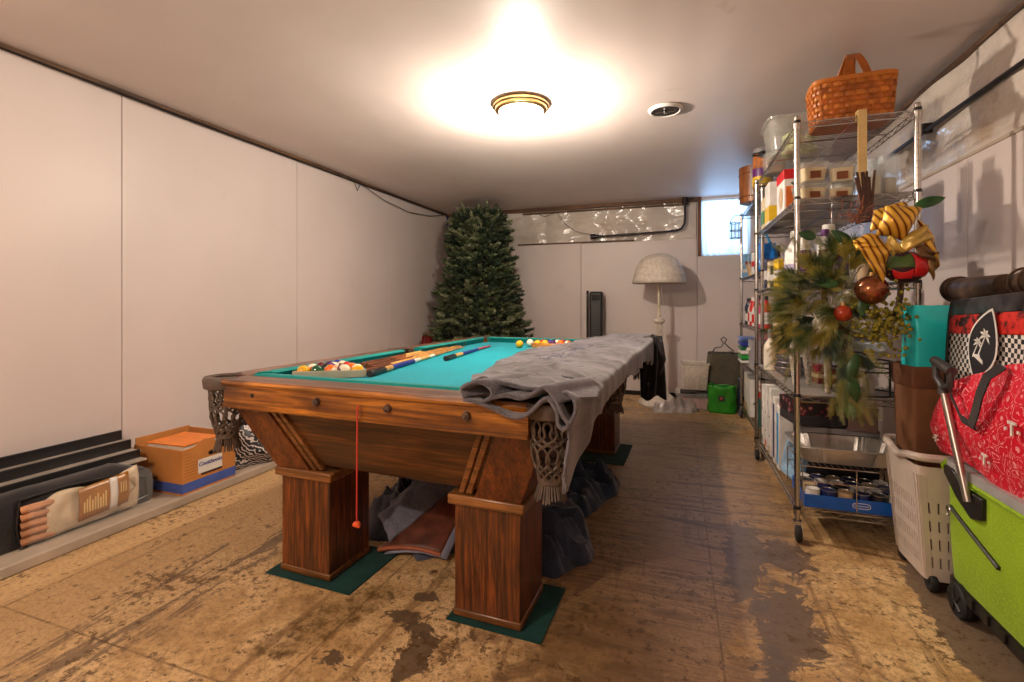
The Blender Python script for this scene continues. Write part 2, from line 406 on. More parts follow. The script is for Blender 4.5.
# right wall: panels below, pipe, plastic sheet above
mb = MB()
for a, b in zip([YF, .4, 1.62, 2.84, 4.06, 5.28], [.4, 1.62, 2.84, 4.06, 5.28, YB]): mb.box(XR, XR+.04, a+.002, b-.002, 0, 1.80)
mb.box(XR+.06, XR+.15, YF-.1, YB+.1, 0, CEIL+.02)
struct('wall_right', mb, M['wall'], bevel=.002)
mb = MB()
mb.grid(lambda u, v: (XR+.01+.03*noise.noise(Vector((u*14, v*3, 7)))+.012*noise.noise(Vector((u*40, v*9, 2))), YF+u*(YB-YF), 1.79+v*.5), 180, 16)
o = mb.build('plastic_sheet', M['sheet']); tag(o, 'shiny plastic sheeting on the top of the right wall behind the shelves', 'plastic sheet')
mb = MB(); mb.box(XR-.012, XR+.03, YF, YB, CEIL-.05, CEIL-.03); struct('trim_6', mb, M['oldwoodY'])
mb = MB(); mb.box(XR-.006, XR+.03, YF, YB, 1.785, 1.80); struct('trim_7', mb, M['ledge'])
mb = MB(); mb.cyl((XR-.02, YF, 2.05), (XR-.02, 4.9, 2.03), .012, n=10)
for y in (.6, 1.9, 3.2, 4.5): mb.box(XR-.034, XR+.01, y-.01, y+.01, 2.02, 2.075)
o = mb.build('wall_pipe', M['blackpipe']); tag(o, 'thin dark pipe running level along the right wall plastic', 'pipe')
# bent pipe on the back wall
t = thing('drain_pipe', 'black pipe bent at a right angle on the back wall beside the window', 'pipe', (-.45, YB-.06, 1.93))
mb = MB(); mb.tube([(-.52, 0, -.02), (.3, 0, .0), (.44, 0, .012), (.49, 0, .03), (.52, 0, .08), (.525, 0, .14), (.525, 0, .33)], .013, 10); mb.build('pipe', M['blackpipe'], t)
mb = MB(); mb.cyl((-.56, 0, -.02), (-.50, 0, -.02), .033, n=14); mb.cyl((-.50, 0, -.02), (-.46, 0, -.018), .022, n=14); mb.build('end_cap', M['blackpipe'], t)
mb = MB(); mb.cyl((.525, 0, .30), (.525, 0, .385), .03, n=12); mb.box(.50, .62, -.01, .03, .36, .372); mb.build('flange', M['iron'], t)
# cables
def cable(name, label, pts, m, r=.004):
    o = MB().tube(pts, r, 6).build(name, m); return tag(o, label, 'cable')
cable('cable', 'thin black cable sagging from the left wall top toward the corner', [(XL+.03, 3.9, 2.29), (XL+.03, 3.95, 2.2), (XL+.03, 4.0, 2.28), (XL+.03, 4.4, 2.20), (XL+.03, 4.9, 2.16), (XL+.03, 5.4, 2.20), (XL+.03, 5.8, 2.28)], M['black'])
cable('cable', 'black wires stapled along the top edge of the left wall', [(XL+.025, YF, 2.285), (XL+.025, 1, 2.29), (XL+.03, 2.2, 2.275), (XL+.025, 3.2, 2.28), (XL+.025, 5.8, 2.285)], M['black'], .006)
cable('cable', 'blue cable hanging in the back left corner beside the tree', [(XL+.04, YB-.05, 2.28), (XL+.04, YB-.05, 2.15), (XL+.05, YB-.04, 2.0), (XL+.09, YB-.05, 1.85), (XL+.10, YB-.05, 1.3), (XL+.12, YB-.05, .06)], plain('blue_cable', (40, 50, 150), .4), .008)
cable('cable', 'thin brown wire looping down over the back wall plastic', [(-1.75, YB-.015, 2.26), (-1.6, YB-.015, 2.2), (-1.45, YB-.015, 2.25), (-1.35, YB-.015, 2.1), (-1.2, YB-.015, 1.99), (-1.02, YB-.015, 1.94)], M['iron'], .003)

# ------------------------------------------------------------------ ceiling lamp, assumed bulb and vent
def emis(name, col, st, tex=True):
    m, n, b = nt(name); b.inputs['Base Color'].default_value = (1, .93, .82, 1)
    b.inputs['Emission Color'].default_value = col
    f = nz(n, coords(n), 14, 4, .6, 1)
    n.links.new(math_(n, 'MULTIPLY', ramp(n, f, [(.3, (.7,)*3+(1,)), (.7, W1)]), st), b.inputs['Emission Strength'])
    b.inputs['Roughness'].default_value = .25
    return m
M['dome'] = emis('lit_alabaster_glass', (1, .84, .62, 1), 5.0)
def ceiling_light(x, y, label):
    t = thing('ceiling_light', label, 'ceiling light', (x, y, CEIL-.004))
    mb = MB(); mb.lathe([(.10, .0), (.165, 0), (.172, -.008), (.172, -.016), (.16, -.022), (.158, -.034), (.14, -.042), (.132, -.036)], n=40, caps=False); mb.build('rim', M['brass'], t)
    mb = MB(); mb.lathe([(.138, -.034), (.134, -.055), (.12, -.088), (.095, -.115), (.06, -.134), (.02, -.142)], n=40); g = mb.build('glass_dome', M['dome'], t)
    g.visible_shadow = True
    mb = MB(); mb.lathe([(.006, -.138), (.016, -.142), (.018, -.146), (.007, -.150), (.009, -.158), (.005, -.164), (.001, -.168)], n=14); mb.build('finial', M['brass'], t)
    return t
ceiling_light(LAMP1[0], LAMP1[1], 'lit round dome light with gold rim, on the ceiling above the pool table')
t = thing('assumed_bulb', 'assumed bare bulb hanging on a cord from the ceiling, out of view near the camera', 'assumed hanging bulb', (LAMP2_ASSUMED[0], LAMP2_ASSUMED[1], CEIL-.004))  # unseen fitting added to carry the assumed front light
mb = MB(); mb.cyl((0, 0, 0), (0, 0, -.02), .05, n=20); mb.build('ceiling_rose', M['white'], t)
mb = MB(); mb.cyl((0, 0, -.02), (0, 0, -.26), .004, n=8); mb.build('cord', M['black'], t)
mb = MB(); mb.cyl((0, 0, -.25), (0, 0, -.31), .018, n=16); mb.build('socket', M['black'], t)
t = thing('ceiling_vent', 'round white ceiling vent with a black centre beside the dome light', 'vent', (-.075, 3.15, CEIL-.004))
mb = MB(); mb.lathe([(.084, -.012), (.088, -.016), (.100, -.010), (.105, 0), (.084, 0)], n=32, caps=False); mb.build('ring', M['white'], t)
mb = MB(); mb.lathe([(.001, -.008), (.03, -.010), (.085, -.012)], n=32, caps=False); mb.build('grille', M['black'], t)
mb = MB(); mb.box(-.06, .06, -.004, .004, -.018, -.011); mb.cyl((0, 0, -.012), (0, 0, -.026), .012, n=10); mb.build('crossbar', M['metal'], t)

# ------------------------------------------------------------------ pool table
TX, TY, TR = -.978, 2.667, R(-1.92)
tb = thing('pool_table', 'old oak pool table with teal cloth and leather net pockets', 'pool table', (TX, TY, 0), TR)
TW, TL_ = .745, 1.2875
LX, LYF, LYB = .3975, -1.01, .97
for sx in (-1, 1):
    for ly in (LYF, LYB):
        cx = sx*LX
        mb = MB(); mb.box(cx-.1225, cx+.1225, ly-.1225, ly+.1225, .012, .402)
        mb.box(cx-.118, cx+.118, ly-.118, ly+.118, .006, .014)
        lg = mb.build('leg', M['leg'], tb, bevel=.004)
        mb = MB(); mb.box(cx-.142, cx+.142, ly-.142, ly+.142, .40, .436); mb.build('leg_cap', M['cap'], lg, bevel=.006)
        mb = MB(); mb.box(cx-.127, cx+.127, ly-.127, ly+.127, .008, .034); mb.build('foot_moulding', M['cap'], lg, bevel=.005)
# hopper-shaped body
def hop(z, o=0):
    k = (z-.436)/(.70-.436)
    x = .52+(.640-.52)*k+o; y0 = -(1.14+(1.245-1.14)*k)-o; y1 = (1.10+(1.245-1.10)*k)+o
    return x, y0, y1
def hl(z, o): x, a, b = hop(z, o); return [(-x, a, z), (x, a, z), (x, b, z), (-x, b, z)]
mb = MB(); mb.loft([hl(.455, -.022), hl(.47, -.010), hl(.70, -.010)]); mb.build('apron', M['body'], tb, bevel=.004)
# slanted corner brackets, each with two ribs
def quad_slab(p, q, z0, z1, side, d0, d1):
    """p,q: (bottom, top) coordinate along the face; side: 'F','B','L','R'"""
    def pt(z, c, d):
        x, a, b = hop(z, d)
        return {'F': (c, a, z), 'B': (c, b, z), 'L': (-x, c, z), 'R': (x, c, z)}[side]
    lo = [pt(z0, p[0], d0), pt(z0, q[0], d0), pt(z0, q[0], d1), pt(z0, p[0], d1)]
    hi = [pt(z1, p[1], d0), pt(z1, q[1], d0), pt(z1, q[1], d1), pt(z1, p[1], d1)]
    return lo, hi
for side in 'FBLR':
    ext = {'F': (.53, .648), 'B': (.53, .648), 'L': (1.15, 1.255), 'R': (1.15, 1.255)}[side]
    for s in (-1, 1):
        e0, e1 = ext
        if side in 'LR' and s == 1: e0, e1 = 1.11, 1.255
        i0, i1 = e0-.17, e1-.165
        mb = MB(); lo, hi = quad_slab((s*e0, s*e1), (s*i0, s*i1), .437, .70, side, -.02, .008); mb.loft([lo, hi])
        br = mb.build('corner_bracket', M['bodyZ'], tb, bevel=.003)
        mb = MB()
        for k in (0, 1):
            a = .012+k*.03; b2 = a+.022
            lo, hi = quad_slab((s*(i0-a), s*(i1-a)), (s*(i0-b2), s*(i1-b2)), .445, .70, side, -.02, .006-.003*k); mb.loft([lo, hi])
        mb.build('bracket_ribs', M['cap'], br, bevel=.004)
# rails
def rail_profile_loft(mb, along, c0, c1, out, sgn, m=0):
    # profile in (outward distance, z)
    prof = [(-.115, .735), (-.115, .792), (-.02, .80), (.004, .799), (.010, .790), (.006, .781), (-.004, .777), (-.004, .706), (.004, .703), (.004, .695), (-.02, .695), (-.08, .70)]
    L = []
    for c in (c0, c1):
        L.append([((c, sgn*(out+d), z) if along == 'x' else (sgn*(out+d), c, z)) for d, z in prof])
    mb.loft(L, m)
def cushion_loft(mb, along, c0, c1, out, sgn, t0=.05, t1=.05):
    prof = [(-.112, .735), (-.112, .802), (-.122, .810), (-.158, .808), (-.166, .802), (-.150, .785), (-.145, .766)]
    L = []
    for c, tt in ((c0, t0), (c1, -t1)):
        L.append([((c+tt*(-d-.112)/.054, sgn*(out+d), z) if along == 'x' else (sgn*(out+d), c+tt*(-d-.112)/.054, z)) for d, z in prof])
    mb.loft(L)
CR = .115
for sgn in (-1, 1):
    mb = MB(); rail_profile_loft(mb, 'x', -TW+CR, TW-CR, TL_, sgn); r_ = mb.build('end_rail', [M['oakX']], tb, smooth=True)
    mb = MB(); mb.box(-TW+CR, TW-CR, min(sgn*(TL_+.004), sgn*(TL_-.11)), max(sgn*(TL_+.004), sgn*(TL_-.11)), .7915, .8035); mb.build('rail_top', M['railtop'], r_, bevel=.004)
    mb = MB(); cushion_loft(mb, 'x', -TW+CR+.03, TW-CR-.03, TL_, sgn, .06, .06); mb.build('cushion', M['cushion'], r_)
    xs = (-.478, -.165, .136, .428) if sgn < 0 else (-.45, -.15, .15, .45)
    for i, x in enumerate(xs):
        mb = MB(); y = sgn*(TL_-.006); y2 = sgn*(TL_+.010)
        if i == 0 and sgn < 0: mb.cyl((x, y, .748), (x, sgn*(TL_-.002), .748), .008, n=12); mb.build('bolt_hole', M['black'], r_)
        else:
            mb.cyl((x, y, .748), (x, y2, .748), .015, .012, n=14); mb.cyl((x, y2, .748), (x, sgn*(TL_+.013), .748), .007, .005, n=10); mb.build('bolt_rosette', M['pewter'], r_)
for sgn in (-1, 1):
    for c0, c1, ta, tc in ((-TL_+CR, -.075, .06, .03), (.075, TL_-CR, .03, .06)):
        mb = MB(); rail_profile_loft(mb, 'y', c0, c1, TW, sgn); r_ = mb.build('side_rail', M['oakY'], tb)
        mb = MB(); mb.box(min(sgn*(TW+.004), sgn*(TW-.11)), max(sgn*(TW+.004), sgn*(TW-.11)), c0, c1, .7915, .8035); mb.build('rail_top', M['railtopY'], r_, bevel=.004)
        mb = MB(); cushion_loft(mb, 'y', c0+.03 if ta > .05 else c0, c1-.03 if tc > .05 else c1, TW, sgn, ta, tc); mb.build('cushion', M['cushion'], r_)
        for k in range(4):
            y = c0+(c1-c0)*(k+.5)/4
            mb = MB(); mb.cyl((sgn*(TW-.006), y, .748), (sgn*(TW+.010), y, .748), .015, .012, n=14); mb.build('bolt_rosette', M['iron'], r_)
a, b = TW-.13, TL_-.13
poly = [(-a+.09, -b), (a-.09, -b), (a, -b+.09), (a, -.06), (a-.045, 0), (a, .06), (a, b-.09), (a-.09, b), (-a+.09, b), (-a, b-.09), (-a, .06), (-a+.045, 0), (-a, -.06), (-a, -b+.09)]
mb = MB(); mb.prism(poly, .715, .766); mb.build('playing_cloth', M['felt'], tb)
# pockets with leather nets
def net_r(u): return .056*(1-.10*math.sin(PI*u)) if u < .5 else .050*(1-.30*((u-.5)/.5)**1.5)
def pocket(x, y, ang, long_net=True, m=None):
    p = MB(); pts = []
    R0 = .068
    for k in range(21):
        t = ang-R(125)+R(250)*k/20
        pts.append((x+R0*math.cos(t), y+R0*math.sin(t), .795))
    loops = []
    for i, q in enumerate(pts):
        t = ang-R(125)+R(250)*i/20; dx, dy = math.cos(t), math.sin(t)
        loops.append([(q[0]+dx*a_, q[1]+dy*a_, q[2]+z_) for a_, z_ in ((-.012, -.02), (-.014, .006), (-.004, .012), (.014, .010), (.020, -.002), (.016, -.034), (.004, -.040))])
    p.loft(loops)
    pk = p.build('pocket_iron', M['leather'], tb)
    n_ = MB(); H0 = .205; z0 = .765
    K = 11
    for k in range(K):
        for d in (-1, 1):
            pts = []; rr = []
            for i in range(22):
                u = i/21
                th = 2*PI*k/K+d*u*2.3+.22*d*math.sin(u*PI*5)
                r = .064-.010*u-.020*max(0, u-.6)/.4
                pts.append((x+r*math.cos(th), y+r*math.sin(th), z0-H0*u)); rr.append(.0046+.0012*math.sin(i*1.7))
            n_.tube(pts, rr, 5)
    n_.lathe([(.036, z0-H0-.006), (.041, z0-H0-.002), (.041, z0-H0+.014), (.036, z0-H0+.016)], (x, y, 0), 18, caps=False)
    nn = n_.build('net', M['netting'], pk)
    f = MB()
    for k in range(34):
        t = 2*PI*k/34+rnd.uniform(-.1, .1); r = .034; l = .045+rnd.uniform(0, .015)
        f.tube([(x+r*math.cos(t), y+r*math.sin(t), z0-H0), (x+(r+.008)*math.cos(t), y+(r+.008)*math.sin(t), z0-H0-l*.6), (x+(r+.014)*math.cos(t), y+(r+.014)*math.sin(t), z0-H0-l)], .0032, 4)
    f.build('tassel', M['netting'], nn)
d = .062
pocket(-TW+d, -TL_+d, R(225)); pocket(TW-d, -TL_+d, R(315)); pocket(-TW+d, TL_-d, R(135)); pocket(TW-d, TL_-d, R(45))
pocket(-TW+.062, 0, R(180)); pocket(TW-.062, 0, R(0))

# the rails, bed and pockets sit 3 cm left of the legs
for ch in tb.children:
    if ch.name.split('.')[0] in ('end_rail', 'side_rail', 'playing_cloth', 'pocket_iron'): ch.location.x = -.03
# table-space placement
cT, sT = math.cos(TR), math.sin(TR)
def tw(x, y, z=0): return (TX+x*cT-y*sT, TY+x*sT+y*cT, z)
# carpet pads
M['pad'] = cloth('dark_green_carpet', (14, 58, 54), .3, .98, 10, 160, .1)
def pad(x0, x1, y0, y1, label, rz=0):
    c = tw((x0+x1)/2, (y0+y1)/2, .001); hx, hy = (x1-x0)/2, (y1-y0)/2
    mb = MB(); mb.box(-hx, hx, -hy, hy, 0, .005)
    o = mb.build('carpet_square', M['pad'], bevel=.002); o.location = c; o.rotation_euler = (0, 0, TR+rz); tag(o, label, 'carpet square', 'carpet squares under the table legs')
pad(-.57, -.15, -1.17, -.84, 'dark green carpet square under the front left table leg')
pad(.255, .60, -1.16, -.84, 'dark green carpet square under the front right table leg')
pad(.25, .61, .66, 1.16, 'dark green carpet square under the back right table leg')
pad(-.56, -.24, .80, 1.14, 'dark green carpet square under the back left table leg')

# balls
BC = {'yellow': (240, 176, 20), 'blue': (24, 40, 150), 'red': (190, 24, 24), 'purple': (70, 24, 90), 'orange': (240, 110, 20), 'green': (14, 84, 52), 'maroon': (110, 20, 36), 'black': (18, 18, 20)}
def ballmat(nm, col, striped):
    m, n, b = nt('ball_'+nm+('_striped' if striped else '')); setb(b, .08)
    b.inputs['Coat Weight'].default_value = .5
    v = coords(n); sep = n.nodes.new('ShaderNodeSeparateXYZ'); n.links.new(v, sep.inputs[0])
    white = srgb(238, 228, 200); c = srgb(*col)
    if striped:
        f = math_(n, 'LESS_THAN', math_(n, 'ABSOLUTE', sep.outputs[2]), .0145); base = mix(n, f, white, c)
    else: base = mix(n, 0.0, c, c)
    d = math_(n, 'GREATER_THAN', sep.outputs[0], .0272)
    n.links.new(mix(n, d, base, white), b.inputs['Base Color']); return m
BM = {(k, s): ballmat(k, v, s) for k, v in BC.items() for s in (0, 1)}
BM[('white', 0)] = ballmat('cue_ivory', (240, 232, 208), 0)
def ball(col, striped, loc, label, group):
    mb = MB(); mb.ball((0, 0, 0), .0286, 20)
    o = mb.build('billiard_ball', BM[(col, striped)]); o.location = loc
    o.rotation_euler = (rnd.uniform(-.9, .9), rnd.uniform(-1.2, 1.2), rnd.uniform(.4, 2.6)); tag(o, label, 'billiard ball', group)
def rack_of(cx, cy, ang, mat_, label, seq, where, group):
    """triangle with a flat side facing the table's front"""
    L = .30; h = L*math.sqrt(3)/2
    t = thing('ball_rack', label, 'ball rack', tw(cx, cy, .766), TR+ang)
    pin = [(-L/2, -h/3), (L/2, -h/3), (0, 2*h/3)]; mb = MB()
    def off(k):
        out = []
        for px, py in pin:
            q = math.hypot(px, py); out.append((px*(q+k)/q, py*(q+k)/q))
        return out
    def rnded(tri, r):
        out = []
        for i in range(3):
            p = Vector(tri[i]); a_ = Vector(tri[i-1]); b_ = Vector(tri[(i+1) % 3])
            out += [tuple(p+(a_-p).normalized()*r), tuple(p+((a_+b_)/2-p).normalized()*r*.42), tuple(p+(b_-p).normalized()*r)]
        return out
    I, O = rnded(off(.004), .03), rnded(off(.022), .036)
    mb.loft([[(x, y, .001) for x, y in I], [(x, y, .001) for x, y in O], [(x, y, .034) for x, y in O], [(x, y, .034) for x, y in I], [(x, y, .001) for x, y in I]], caps=False)
    mb.build('rack_frame', mat_, t, bevel=.002)
    r = .0288; k = 0
    for row in range(5):
        for j in range(5-row):
            if k >= len(seq): break
            if seq[k] is not None:
                x = (-(4-row)*r+2*r*j); y = -h/3+r+.001+row*r*math.sqrt(3)
                X = cx+x*math.cos(ang)-y*math.sin(ang); Y = cy+x*math.sin(ang)+y*math.cos(ang)
                c_, s_ = seq[k]
                desc = ('striped ' if s_ else 'solid ')+c_
                ball(c_, s_, tw(X, Y, .766+.0288), f'{desc} ball in {where}', group)
            k += 1
seq1 = [('yellow', 0), ('green', 0), ('orange', 1), ('purple', 1), ('yellow', 1), ('red', 1), ('black', 0), ('maroon', 1), ('orange', 0), ('maroon', 0), ('blue', 1), ('red', 0), ('purple', 0), ('green', 1), ('blue', 0)]
rack_of(-.50, -.86, R(33), plain('pale_worn_rack', (176, 164, 140), .5), 'pale triangular rack full of balls at the front left of the pool table', seq1, 'the pale front rack', 'balls in the front rack')
seq2 = [('yellow', 0), ('yellow', 1), ('purple', 0), ('orange', 0), ('orange', 1), ('red', 1), ('blue', 0), ('white', 0), ('maroon', 0), ('green', 0), ('black', 0), ('red', 0)]
rack_of(.06, .88, R(6), wood('orange_rack_wood', (190, 110, 30), (230, 150, 60), 'X'), 'orange wooden triangle rack of balls at the far end of the pool table', seq2, 'the orange far rack', 'balls in the far rack')
ball('yellow', 0, tw(-.16, .72, .7946), 'yellow ball lying loose left of the far rack', 'loose balls near the far rack')
ball('white', 0, tw(-.125, .86, .7946), 'white cue ball lying behind the loose yellow ball', 'loose balls near the far rack')

# cues
M['maple'] = wood('cue_maple', (206, 140, 66), (236, 184, 110), 'Y', .25)
M['cuebrown'] = wood('cue_brown', (110, 56, 26), (160, 90, 44), 'Y', .25)
M['navy'] = plain('navy_wrap', (30, 44, 130), .5); M['cuered'] = plain('cue_red', (200, 40, 60), .3)
M['gold'] = plain('cue_tan', (214, 164, 90), .35); M['cueblack'] = plain('cue_black', (22, 20, 22), .3)
M['ivory'] = plain('cue_ivory_band', (226, 214, 196), .3)
def cue(x0, y0, x1, y1, segs, label, z=None, zb=None):
    """butt at x0,y0; segs = (part name, from, to, material)"""
    L = math.hypot(x1-x0, y1-y0); ang = math.atan2(-(x1-x0), (y1-y0))
    t = thing('pool_cue', label, 'pool cue', tw(x0, y0, (z or .7665)+.0155), TR+ang, None)
    rr = lambda s: .0150-.009*(s/L)
    for nm, a_, b_, m_ in segs:
        mb = MB(); N = 3
        mb.tube([(0, a_*L+(b_-a_)*L*i/N, -(.0150-rr(a_*L+(b_-a_)*L*i/N))) for i in range(N+1)], [rr(a_*L+(b_-a_)*L*i/N) for i in range(N+1)], 14)
        mb.build(nm, m_, t)
    return t
cue(-.302, -.85, -.56, .60, [('bumper', 0, .02, M['rubber']), ('butt_sleeve', .02, .10, M['cueblack']), ('butt_ring', .10, .15, M['gold']), ('wrap', .15, .34, M['navy']), ('joint', .34, .40, M['ivory']), ('forearm', .40, .50, M['gold']), ('collar', .50, .56, M['ivory']), ('shaft', .56, .99, M['maple']), ('tip', .99, 1, M['cueblack'])], 'pool cue with black and tan butt and navy wrap, nearest the camera')
cue(-.275, -.20, -.40, .72, [('bumper', 0, .04, M['rubber']), ('butt_sleeve', .04, .16, M['cueblack']), ('butt_ring', .16, .30, M['gold']), ('wrap', .30, .66, M['navy']), ('forearm', .66, 1, M['cuered'])], 'short cue butt with navy wrap and red end on the teal cloth')
cue(-.345, -.86, -.60, .62, [('butt', 0, .2, M['cuebrown']), ('shaft', .2, .99, M['maple']), ('tip', .99, 1, M['ivory'])], 'plain maple cue lying just left of the navy wrapped cue')
cue(-.40, -.70, -.638, .70, [('butt', 0, .34, M['cuebrown']), ('shaft', .34, .99, M['maple']), ('tip', .99, 1, M['ivory'])], 'brown butted cue second from the left cushion')
cue(-.53, -.62, -.70, .62, [('butt', 0, .4, M['cuebrown']), ('shaft', .4, .99, M['gold']), ('tip', .99, 1, M['ivory'])], 'brown cue lying closest to the left cushion')
bt = cue(-.46, -.66, -.672, .74, [('handle', 0, .3, M['cuebrown']), ('shaft', .3, 1, M['maple'])], 'bridge stick with a notched brass head among the cues')
bt['category'] = 'bridge stick'
mb = MB(); mb.prism([(-.05, 0), (.05, 0), (.055, .04), (.04, .05), (.03, .03), (.015, .05), (0, .03), (-.015, .05), (-.03, .03), (-.045, .05)], 0, .006)
hd = mb.build('bridge_head', M['brass'], bt); hd.rotation_euler = (R(90), 0, 0); hd.location = (0, 1.41, -.012)

# grey moving blanket over the right rail
M['blanket'] = cloth('grey_moving_blanket', (96, 92, 98), .50, .97, 5, 130, .35)
def drape(a_, b_):
    """a_: path coordinate across (x), b_: path coordinate along (y); wraps over right and front rail edges"""
    ex, ey = .742, -(TL_+.014)
    over = max(0, a_-ex); overf = max(0, ey-b_)
    zt = .812
    wr = .5+.5*noise.noise(Vector((a_*5, b_*2.4, 2.0)))
    bed = noise.noise(Vector((a_*9+3, b_*3, .5)))
    x, y = min(a_, ex), max(b_, ey)
    rg = 1-min(1, abs(noise.noise(Vector((a_*6+b_*2.2, b_*1.6-a_*2, 5.0))))*5)
    rg2 = 1-min(1, abs(noise.noise(Vector((a_*4-b_*5, b_*3+a_*4, 15.0))))*6)
    z = zt+.026*wr+.012*max(0, bed)+.008*abs(noise.noise(Vector((a_*14, b_*8, 9))))+.007*rg+.005*rg2
    z += .034*math.exp(-((a_-.50)/.17)**2)
    if a_ < .655 and b_ > -1.16: z -= .018*min(1, (.655-a_)/.1)
    rr = .03
    if over > 0:
        k = min(over, rr)/rr; x = ex+rr*math.sin(k*PI/2)*.8+.020*noise.noise(Vector((b_*9, over*3, 3)))*min(1, over/.1)
        z -= rr*(1-math.cos(k*PI/2))+max(0, over-rr)
        x -= max(0, -1.18-b_)*.22*min(1, over/.08)
    if overf > 0:
        k = min(overf, rr)/rr; y = ey-rr*math.sin(k*PI/2)-.045*(.5+.5*math.sin(a_*34+1.4*math.sin(overf*20)))*min(1, overf/.05)
        z -= (rr*(1-math.cos(k*PI/2))+max(0, overf-rr)*.92)*(1 if over <= 0 else max(0, 1-over/.05))
    return Vector((x, y, z))
t = thing('moving_blanket', 'grey moving blanket draped over the right rail of the pool table', 'blanket', (TX, TY, 0), TR)
def lerp_tab(tab, x):
    for (x0, y0), (x1, y1) in zip(tab, tab[1:]):
        if x <= x1: return y0+(y1-y0)*max(0, (x-x0))/(x1-x0)
    return tab[-1][1]
LE = [(-1.45, .44), (-1.30, .42), (-1.05, .31), (-.5, .17), (-.05, .10), (.35, .13), (.65, .19), (1.1, .27), (1.27, .42)]
HG = [(-1.45, .26), (-1.34, .25), (-1.24, .19), (-1.12, .12), (-.86, .075), (-.4, .075), (0, .10), (.5, .10), (.9, .17), (1.27, .12)]
def bl(u, v):
    y0 = -(TL_+.014)-(.002+.100*max(0, v-.55)/.45)
    y = y0+u*(1.31-y0)
    l = lerp_tab(LE, y)+.03*noise.noise(Vector((y*4, 1, 1))); rgt = .742+lerp_tab(HG, y)+.02*noise.noise(Vector((y*7, 5, 1)))
    return drape(l+(rgt-l)*v, y)
mb = MB(); mb.grid(bl, 170, 80); mb.build('blanket_cloth', M['blanket'], t, solid=.009, sub=0, angle=80)
# the doubled front hem: a rolled opening at the left, then a band that waves to the corner
hem = [(.461, .817), (.454, .841), (.474, .860), (.499, .864), (.522, .848), (.525, .825), (.506, .806), (.531, .822), (.569, .831), (.600, .827), (.630, .841), (.657, .859), (.677, .852), (.701, .823), (.721, .788), (.738, .765), (.724, .750), (.707, .762), (.704, .793), (.683, .822), (.663, .829), (.636, .801), (.606, .776), (.569, .773), (.531, .787), (.493, .805), (.461, .812)]
hem = [(x-.045*max(0, (.60-x)/.14), z) for x, z in hem]
def catl(P2, n):
    out = []
    for i in range(len(P2)-1):
        p0, p1, p2, p3 = [Vector((*P2[max(0, min(len(P2)-1, j))], 0)) for j in (i-1, i, i+1, i+2)]
        for k in range(n):
            f_ = k/n; q = .5*((2*p1)+(p2-p0)*f_+(2*p0-5*p1+4*p2-p3)*f_*f_+(3*p1-p0-3*p2+p3)*f_**3); out.append((q.x, q.y))
    return out+[P2[-1]]
hp = catl(hem, 5)
mb = MB(); NH = len(hp)-1
def hemf(u, v):
    x, z = hp[min(NH, int(round(u*NH)))]
    back = -1.12 if z > .835 else (-1.302 if z < .812 else -1.302+.18*(z-.812)/.023)
    y = -1.340+(.02*math.sin(x*40))*.4
    return (x+.10*v*(1 if back > -1.25 else 0), y+(back-y)*v, z+(.006*math.sin(v*3) if back > -1.25 else 0))
mb.grid(hemf, NH, 8)
mb.build('rolled_hem', M['blanket'], t, solid=.010, angle=80)
mb = MB(); mb.box(-.018, .018, -.011, .011, 0, .002); lb = mb.build('care_tag', plain('navy_tag', (50, 48, 70), .8), t); lb.location = (.70, -1.20, .872); lb.rotation_euler = (R(4), R(10), R(35))
mb = MB()
for ry in range(5):
    for k in range(7):
        if rnd.random() < .2: continue
        x = .40+k*.016+.004*rnd.random(); y = -.62+ry*.075
        for q in (-1.0, .35):
            y2 = y+(q+1)*.36
            p = drape(x, y2); mb.box(p.x-.0045, p.x+.0045, p.y-.018, p.y+.018, p.z+.0050, p.z+.0058)
o = mb.build('printed_marks', plain('blue_grey_print', (84, 84, 108), .9), t); o['kind'] = 'stuff'

# dark cloth bundle hanging at the back right corner
def folded(name, label, cat, mat_, path, width, seed, parent=None, solid=.006):
    pass
t = thing('black_jacket', 'black jacket hanging off the far right corner of the pool table', 'jacket', tw(.70, 1.17, .38), TR)
mb = MB()
mb.grid(lambda u, v: ((.075+.03*math.sin(u*25+v*3)+.04*v)*math.cos(-1.9+u*3.6)+.02, (.085+.03*math.sin(u*25+v*3)+.04*v)*math.sin(-1.9+u*3.6), .47-.45*v-.03*math.sin(u*17)*v), 50, 14)
mb.build('cloth_body', cloth('black_cloth', (26, 24, 28), .3), t, solid=.006, angle=80)
mb = MB(); mb.tube([(.05, -.02, .47), (.11, -.06, .42), (.13, -.05, .30), (.10, -.02, .17), (.12, .0, .06)], [.02, .03, .027, .022, .016], 10); mb.build('sleeve', cloth('dark_sleeve', (40, 36, 40), .3), t)
mb = MB(); mb.box(.03, .06, -.10, -.09, .10, .13); mb.build('buckle', M['metal'], t)

